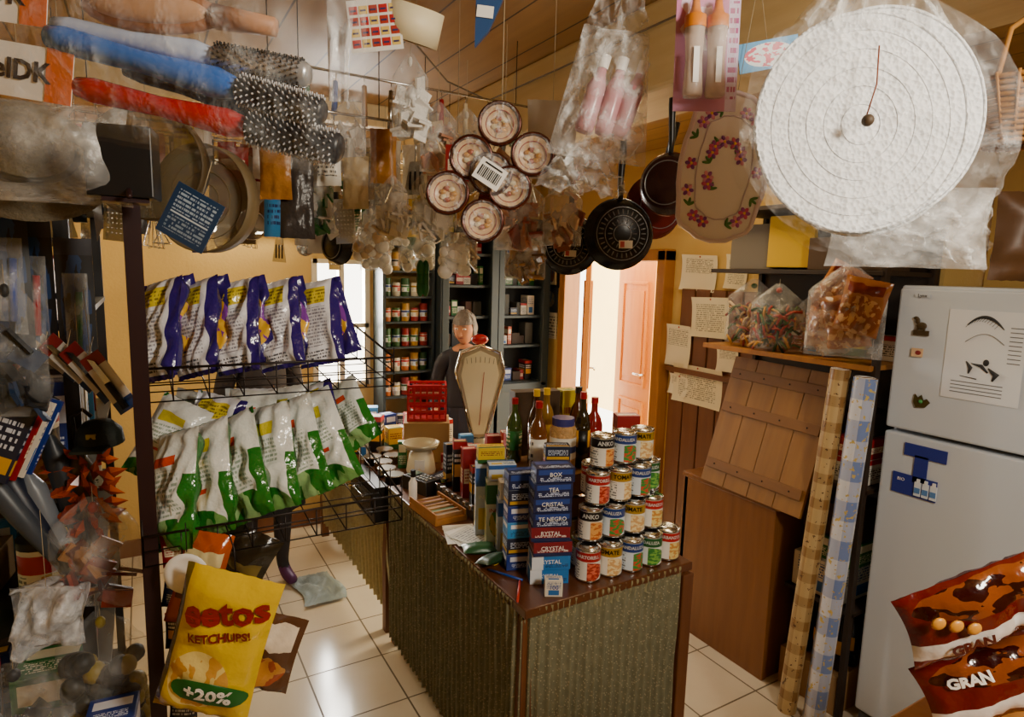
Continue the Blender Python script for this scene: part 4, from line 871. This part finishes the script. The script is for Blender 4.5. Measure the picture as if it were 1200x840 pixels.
# ------------------------------------------------------------------ WHITE DISCS in plastic
m,nt,b=base('white_quilted_paper');q=NT(nt);co=q.coord('Object');v=nt.nodes.new('ShaderNodeTexVoronoi');v.inputs['Scale'].default_value=130;nt.links.new(co,v.inputs['Vector']);nt.links.new(q.mix(v.outputs['Distance'],hexc('d6dadf'),hexc('eceef0')),b.inputs['Base Color']);b.inputs['Roughness'].default_value=.6;q.bump(v.outputs['Distance'],.8,.005,b);QP=m
o=MB('round_placemats_bag')
for i,(x,y,z_,r_) in enumerate(((.0,0,0,.165),(.035,.012,.014,.164),(.02,.024,-.004,.165))):
    o.at((x,y,z_),(PI/2,0,0));o.lathe([(0,0),(.16*r_/.172,0),(r_,.003),(r_,-.001),(.155,-.006),(0,-.006)],QP,64);o.ring(r_*.985,.0025,QP,.002,64)
    for k in range(5): o.ring(.03+.027*k,.0008,QP,.0006,64,4)
o.at()
def fb(s):
    def fn(u,v):
        a=2*PI*u;r_=(.02+.19*v);x=r_*math.cos(a)*1.05+.03;z_=r_*math.sin(a)*.93
        if z_>.13: x*=1-(z_-.13)*3
        n=noise.noise(Vector((x*12,z_*12,s*3)))*.02+noise.noise(Vector((x*34,z_*34,s)))*.011
        return (x,-.026*s+.022*s*v**3+n*(.3+.7*v),z_+n*.8)
    return fn
o.sheet(fb(1),110,36,film(.20,scale=26));o.sheet(lambda u,v:(fb(1)(u,v)[0],.05-fb(1)(u,v)[1]*.3,fb(1)(u,v)[2]),60,12,film(.12,scale=20))
o.sheet(lambda u,v:((-.12+.24*u)*(1-.75*v)-.0,-.01+.02*noise.noise(Vector((u*12,v*3,9))),.14+.12*v+.01*noise.noise(Vector((u*20,v*2,5)))),50,14,film(.5,scale=25))
o.sheet(lambda u,v:(.02+.20*u,.0+.03*noise.noise(Vector((u*8,v*6,2))),-.12-.10*v*(.4+.6*u)),30,16,film(.4,scale=22))
o.tube([(0,-.03,.105),(0,-.034,.05),(-.012,-.035,.0)],.0012,mat('7a3a1c',.6),5);o.sph((-.01,-.038,-.003),.009,mat('4a3a28',.6),10,7)
o.tube([(0,0,.26),(0,0,.5)],.002,mat('7a3a1c',.6),5)
o.done((.97,.60,1.99),(0,0,YAW))
clearbag('clear_bag',(1.36,.72,1.86),.3,.16,.08,'none',-.8,70,op=.45,neck=False);
o=MB('wicker_basket');WK=mat('98682a',.6)
for k in range(12): o.ring(.05+.004*k,.0045,WK,-.05+.009*k,20)
for k in range(20):
    a=2*PI*k/20;o.tube([(.048*math.cos(a),.048*math.sin(a),-.055),(.1*math.cos(a),.1*math.sin(a),.055)],.003,WK,5)
o.tube([(-.095,0,.05),(-.07,0,.13),(0,0,.17),(.07,0,.13),(.095,0,.05)],.005,WK);hstr(o,.17,.4);o.done((1.36,.55,2.05))
o=MB('brown_paper_packet');o.pillow(.16,.2,.06,mat('4a3018',.5),seed=72,wr=.012);hstr(o,.1,.6);o.done((1.75,.66,1.86),(0,0,YAW))
# ------------------------------------------------------------------ PANS
def pan(name,loc,r,rz,col='100e0c',rim=None,tag=True,tilt=0):
    o=MB(name);B=mat(col,.25,.2);o.at((0,0,0),(PI/2,0,0))
    o.lathe([(0,.0),(r*.78,0),(r*.86,-.006),(r,-.04),(r*1.02,-.042),(r*.98,-.038),(r*.84,-.01),(0,-.006)],B,40)
    S=mat('9a9a98',.3,.8)
    if tag:
        for rr in (.25,.5,.74): o.ring(r*rr,.0012,S,.001,36,4)
        for k in range(28):
            a=2*PI*k/28;o.tube([(r*.55*math.cos(a),r*.55*math.sin(a),.0008),(r*.68*math.cos(a),r*.68*math.sin(a),.0008)],.0018,S,4)
        for k in range(16):
            a=2*PI*k/16;o.tube([(r*.3*math.cos(a),r*.3*math.sin(a),.0008),(r*.42*math.cos(a),r*.42*math.sin(a),.0008)],.0016,S,4)
        o.at((r*.1,-.003,-r*.3));o.box((0,0,0),(r*.4,.001,r*.22),mat('d8d0b8',.5));o.box((-r*.1,-.001,0),(r*.12,.001,r*.16),mat('b03020',.4));o.at((0,0,0),(PI/2,0,0))
    else: o.ring(r*.7,.0015,S,.001,36,4)
    o.ring(r,.003,B if not rim else rim,-.041,36,6);o.at()
    o.tube([(0,.03,r*.98),(0,.035,r+.04),(0,.02,r+.13),(0,.015,r+.17)],[.008,.009,.011,.009],mat('12100e',.4))
    o.tube([(0,.015,r+.165),(0,.015,r+.45)],.0008,STR,4)
    return o.done(loc,(0,tilt,rz))
pan('frying_pan',(1.10,1.55,1.835),.088,YAW-.15,tilt=.03)
pan('frying_pan',(1.18,1.40,1.865),.100,YAW+.1,tilt=-.02)
CP1=mat('6a2a12',.25,.5)
pan('copper_saucepan',(1.335,1.40,2.02),.09,YAW-.5,'2a1410',CP1,False);pan('red_frying_pan',(1.44,1.53,1.97),.10,YAW+.3,'5a1410',CP1,False,.2)
pan('frying_pan',(.60,2.33,1.83),.07,YAW-.6,'1c1814',None,False);pan('red_frying_pan',(.97,1.70,1.95),.075,YAW+.7,'6a1812',CP1,False)
# ------------------------------------------------------------------ HANGING RAILS + UTENSILS
def rail(x0,x1,y,z,sup):
    o=MB('hanging_rail');o.tube([(x0,y,z),(x1,y,z)],.004,STEEL)
    for x in sup: o.tube([(x,y,z),(x,y,2.5)],.0015,WIRE,4)
    o.done()
rail(-.5,1.0,2.18,2.16,(-.4,.9));rail(.3,1.22,1.88,2.30,(.4,1.1));rail(-.5,1.22,2.7,2.12,(-.4,1.1))
def uten(kind,loc,hm,rz,L_=.28,tilt=0):
    o=MB(kind);o.tube([(0,0,0),(0,0,-.02)],.0015,STEEL,4)
    o.tube([(0,0,-.02),(0,0,-.02-L_*.4)],[.007,.009],hm,8);zt=-.02-L_*.4
    if kind!='kitchen_knife': o.tube([(0,0,zt),(0,0,zt-L_*.3)],.0028,STEEL,6)
    ze=zt-L_*.3
    if kind=='ladle': o.at((0,-.01,ze-.03),(PI/2,0,0));o.lathe([(0,-.035),(.022,-.028),(.036,0),(.037,0),(.024,-.031),(0,-.038)],STEEL,18);o.at()
    elif kind=='spatula':
        o.prism([(-.02,ze),(.02,ze),(.04,ze-.1),(-.04,ze-.1)],-.001,.001,STEEL);[o.prism([(x-.003,ze-.03),(x+.003,ze-.03),(x+.004,ze-.085),(x-.004,ze-.085)],-.0018,.0018,BLK) for x in (-.018,0,.018)]
    elif kind=='whisk':
        for k in range(6):
            a=PI*k/6;o.tube([(.03*math.sin(PI*t)*math.cos(a)*(-1 if t>.5 else 1),.03*math.sin(PI*t)*math.sin(a)*(-1 if t>.5 else 1),ze-.11*(1-abs(2*t-1)**1.5)) for t in [i/12 for i in range(13)]],.0011,STEEL,4)
    elif kind=='strainer':
        o.at((0,0,ze-.045),(PI/2,0,0));o.ring(.045,.003,STEEL,0);o.lathe([(0,-.03),(.02,-.026),(.038,-.012),(.045,0)],mat('b8b8b4',.4,.6,alpha=.6),22);o.at()
    elif kind=='kitchen_knife': o.prism([(-.01,zt),(.014,zt),(.012,zt-L_*.45),(-.008,zt-L_*.6)],-.001,.001,STEEL)
    elif kind=='potato_masher':
        o.ring(.03,.003,STEEL,ze-.05,18);o.tube([(0,0,ze),(.03,0,ze-.05)],.0025,STEEL);o.tube([(0,0,ze),(-.03,0,ze-.05)],.0025,STEEL);[o.tube([(-.028,y,ze-.05),(.028,y,ze-.05)],.002,STEEL) for y in (-.012,0,.012)]
    elif kind=='wooden_spoon':
        o.sph((0,0,ze-.03),(.026,.008,.04),WOODH,12,8)
    elif kind=='grater':
        o.box((0,0,ze-.05),(.07,.004,.15),STEEL)
        for i in range(5):
            for j in range(9): o.sph((-.024+.012*i,-.003,ze+.01-.014*j),.0028,CHR,5,4)
    return o.done(loc,(0,tilt,rz))
KN=['ladle','spatula','whisk','strainer','kitchen_knife','potato_masher','wooden_spoon','grater']
HM=[BLK,WHT,WOODH,RED,GRN,STEEL,mat('e8d8b0',.4),BLUE]
r=random.Random(33)
for i in range(15): uten(KN[(i*3+1)%8],(-.2+.08*i+r.uniform(-.015,.015),2.18,2.155),HM[(i*5)%8],YAW+r.uniform(-.6,.6),.24+.1*r.random(),r.uniform(-.08,.08))
for i in range(11): uten(KN[(i*5)%8],(.34+.082*i,1.88,2.295),HM[(i*3+1)%8],YAW+r.uniform(-.6,.6),.22+.12*r.random(),r.uniform(-.08,.08))
for i in range(16): uten(KN[(i*7+2)%8],(-.45+.105*i,2.7,2.115),HM[(i*3)%8],YAW+r.uniform(-.6,.6),.22+.12*r.random(),r.uniform(-.08,.08))
HG=[mat('dcd2ba',.25,bump=.5),mat('c8b080',.3,bump=.5),mat('3a3430',.3,bump=.5),mat('e4e0d8',.2,bump=.6),mat('6a4a2a',.35,bump=.4)]+PK+[mat('ece4d0',.2,bump=.6),mat('8a7a5c',.3,bump=.5),mat('e4e0d8',.2,bump=.6),mat('a8702c',.35,bump=.5)]
r=random.Random(77)
for row,(y,z0_,x0_,x1_,n_) in enumerate(((2.05,2.19,-.1,1.0,17),(2.45,2.14,-.2,1.15,20),(2.58,2.20,-.2,1.15,18),(3.1,2.12,-.2,1.2,20),(2.88,2.24,-.2,1.2,18),(1.76,2.16,.30,.62,5))):
    rail(x0_-.05,x1_+.02,y,z0_,(x0_,x1_-.03))
    for i in range(n_):
        x=x0_+(x1_-x0_)*(i+r.uniform(-.3,.3))/(n_-1);w_=.05+.065*r.random();h_=.08+.17*r.random();z_=z0_-.02-h_/2-r.random()*.10
        o=MB('hanging_packaged_goods');o.pillow(w_,h_,.03,HG[r.randrange(len(HG))],seed=i+row*20,wr=.008,nx=10,ny=12,cr=.02);o.tube([(0,0,h_/2-.004),(0,0,z0_-z_)],.0006,STR,4);o.done((x,y,z_),(0,0,YAW+r.uniform(-.5,.5)))
for i in range(12):
    o=MB('hanging_card_pack');o.box((0,0,-.07),(.06,.003,.11),PK[(i*3)%10]);hstr(o,-.02,.04);o.sph((0,-.008,-.08),(.018,.008,.03),mat('b8b4a8',.3),10,7);o.done((-.15+.065*i,2.13,2.13),(0,0,YAW+r.uniform(-.3,.3)))
for i,(x,y,z_,w_,h_,cols,cont) in enumerate((
    (.52,1.82,2.12,.10,.2,('f0ece4','d9d4c8'),'pack'),(.77,2.34,1.82,.12,.16,('f4f2ea',),'ball'),(.84,2.10,1.83,.13,.16,('ece8db','d9d0b8'),'ball'),
    (.78,1.80,1.95,.13,.15,('d8c42a','c8bc60'),'pack'),(.85,1.42,1.90,.13,.19,('b06a4a','8a3a24','c89070'),'pack'),(.93,1.34,1.90,.10,.16,('d8b890','8a4a2a'),'pack'),
    (.80,1.70,1.80,.09,.12,('f4f0e4',),'ball'),(.68,1.97,2.02,.1,.2,('f4f0e0','b9b4a8'),'pack'),(.97,1.58,1.80,.12,.14,('b8905a','6a4a2a'),'pack'),(.47,1.96,1.96,.09,.22,('d8d4cc','1a6a24'),'pack'),
    (.74,1.73,1.95,.12,.2,('e8e0d0',),'pack'),(.70,1.60,2.10,.10,.18,('c89070','e0c8a0'),'pack'),(.60,1.68,1.92,.09,.16,('e8e4dc','d8c8a0'),'pack'),(.90,1.55,2.05,.11,.18,('e8dcc8','a8704a'),'pack'),
    (.63,1.96,1.86,.11,.16,('e8e0cc','c8a878'),'ball'),(.70,2.10,1.90,.10,.18,('f0ece0',),'pack'),(.92,1.92,1.84,.12,.16,('d8c8a8','8a6a4a'),'pack'),(.60,1.55,2.18,.09,.2,('e8e4dc',),'pack'),(.88,1.80,2.14,.12,.2,('f0e8d8','c8b080'),'pack'),(1.05,1.50,2.05,.10,.16,('a05a30','e0d0b0'),'pack'),(1.0,1.85,1.95,.12,.18,('c8a070','f0e8d8'),'pack'))):
    clearbag('clear_bag',(x,y,z_),w_,h_,.06,cont,YAW,80+i,op=.45,cols=cols,n=18,up=.12)
o=MB('green_peppers_pack');[o.sph((0.018*(i%2)-.009,0,-.03*(i//2)),(.014,.012,.03),GRN,8,6) for i in range(6)];hstr(o,0,.35);o.done((.79,1.92,1.75))
o=MB('red_packet');o.box((0,0,0),(.06,.02,.09),P2);hstr(o,.04,.5);o.done((.71,1.50,2.02),(0,0,YAW))
o=MB('electric_cable');o.tube([(.2,1.3,2.45),(.6,1.7,2.42),(.95,2.1,2.40),(1.22,2.3,2.42),(1.23,1.2,2.42),(1.23,.4,2.42)],.003,mat('6a5a44',.6));o.done()
# ------------------------------------------------------------------ NEAR RIGHT SNACK BAGS
RB=pm('5a0e08',blob=(.05,.95,.55,.98,'7a3a10','2a0604',6),rects=((0,1,.12,.34,'d0cac4'),(.55,.78,.15,.31,'e4e4e4')),rough=.12,wr=.45,seed=8)
o=MB('peanut_snack_bag');o.pillow(.245,.105,.045,RB,mat('5a120c',.2),91,.006,34,22,cr=.008);o.ptext('GRAN',.020,mat('4a0c08',.4),-.05,-.030,0,.0008,1,.004)
for i in range(3): o.sph((-.085+.02*i,-.026,.020-.012*i),(.010,.004,.008),mat('c98a2c',.35),10,7)
for i in range(14): o.box((.020+.004*i,-.0275,-.030),(.002 if i%3 else .003,.001,.016),BLK)
o.done((.945,.34,1.335),(.0,-.42,YAW))
o=MB('peanut_snack_bag');o.pillow(.245,.10,.045,RB,mat('5a120c',.2),92,.006,34,22,cr=.008);o.ptext('GRAN',.020,WHT,-.06,.02,0,.0008,1,.004);o.done((1.0,.33,1.222),(-.2,-.40,YAW))
o=MB('display_table');o.box((1.25,.2,1.08),(.9,.5,.03),OAK);[o.box((x,y,.53),(.05,.05,1.06),OAK) for x in (.85,1.65) for y in (0,.4)];o.done(bevel=.004)
o=MB('crumpled_cloth');o.sheet(lambda u,v:(-.12+.22*u+.02*math.sin(v*5),-.17+.34*v,.004+.05*math.sin(PI*u)*math.sin(PI*v)*(.6+.9*noise.noise(Vector((u*5,v*5,2))))+.01*noise.noise(Vector((u*18,v*18,3)))+.01),24,28,mat('8f9c9c',.5,bump=.4,bscale=30));o.done((.76,3.28,0.002))
o=MB('fluorescent_lamp');o.box((0,0,0),(.6,.05,.05),WHT);o.at((-.28,-.045,-.01),(0,PI/2,0));o.cyl(.014,0,.56,mat('fff4dc',.4,emis=14),12);o.at();o.done((.55,4.16,1.96))
# ------------------------------------------------------------------ LIGHTS
def area(name,loc,tgt,size,e,col,sy=None):
    l=bpy.data.lights.new(name,'AREA');l.energy=e;l.color=col;l.size=size
    if sy: l.shape='RECTANGLE';l.size_y=sy
    o=bpy.data.objects.new(name,l);bpy.context.collection.objects.link(o);o.location=loc
    o.rotation_euler=(Vector(tgt)-Vector(loc)).to_track_quat('-Z','Y').to_euler();return o
area('fill_light_front',(.95,-.6,2.3),(1.0,1.6,1.3),.3,36,(1,.90,.74))  # added flash-like fill from behind the camera, not a fitting of the shop
area('fill_light_mid',(2.0,2.0,2.44),(1.7,1.9,0),.4,10,(1,.76,.42))  # added warm fill over the counters, no real lamp hangs here
area('fill_light_rear',(.1,3.3,2.44),(.2,3.2,0),.4,16,(1,.84,.56))  # added fill for the back of the room, kept away from the cabinet
area('daylight_doorway',(3.9,3.25,1.9),(1.4,2.7,.5),.9,150,(1,.90,.70),1.6)
area('daylight_window',(1.14,4.6,1.5),(.8,2.9,.1),.5,120,(1,.96,.88),.9)
area('daylight_courtyard',(3.9,4.2,3.2),(5.1,4.3,1.2),1.5,500,(1,.88,.60))
w=bpy.data.worlds.new('World');scene.world=w;w.use_nodes=True;bg=w.node_tree.nodes['Background'];bg.inputs[0].default_value=(1,.91,.74,1);bg.inputs[1].default_value=8
# ------------------------------------------------------------------ CAMERA
f=733;a=math.radians(30.6);p=math.radians(7.9);rho=.027
F=Vector((math.sin(a)*math.cos(p),math.cos(a)*math.cos(p),-math.sin(p)));R=Vector((math.cos(a),-math.sin(a),0));U=R.cross(F)
R2=(R+rho*U).normalized();U2=(U-rho*R).normalized()
cam=bpy.data.cameras.new('Camera');cam.sensor_width=36;cam.lens=f*36/1200;cam.clip_start=.02
co=bpy.data.objects.new('Camera',cam);bpy.context.collection.objects.link(co)
M=Matrix((( R2.x,U2.x,-F.x,0),(R2.y,U2.y,-F.y,0),(R2.z,U2.z,-F.z,1.75),(0,0,0,1)));co.matrix_world=M
scene.camera=co
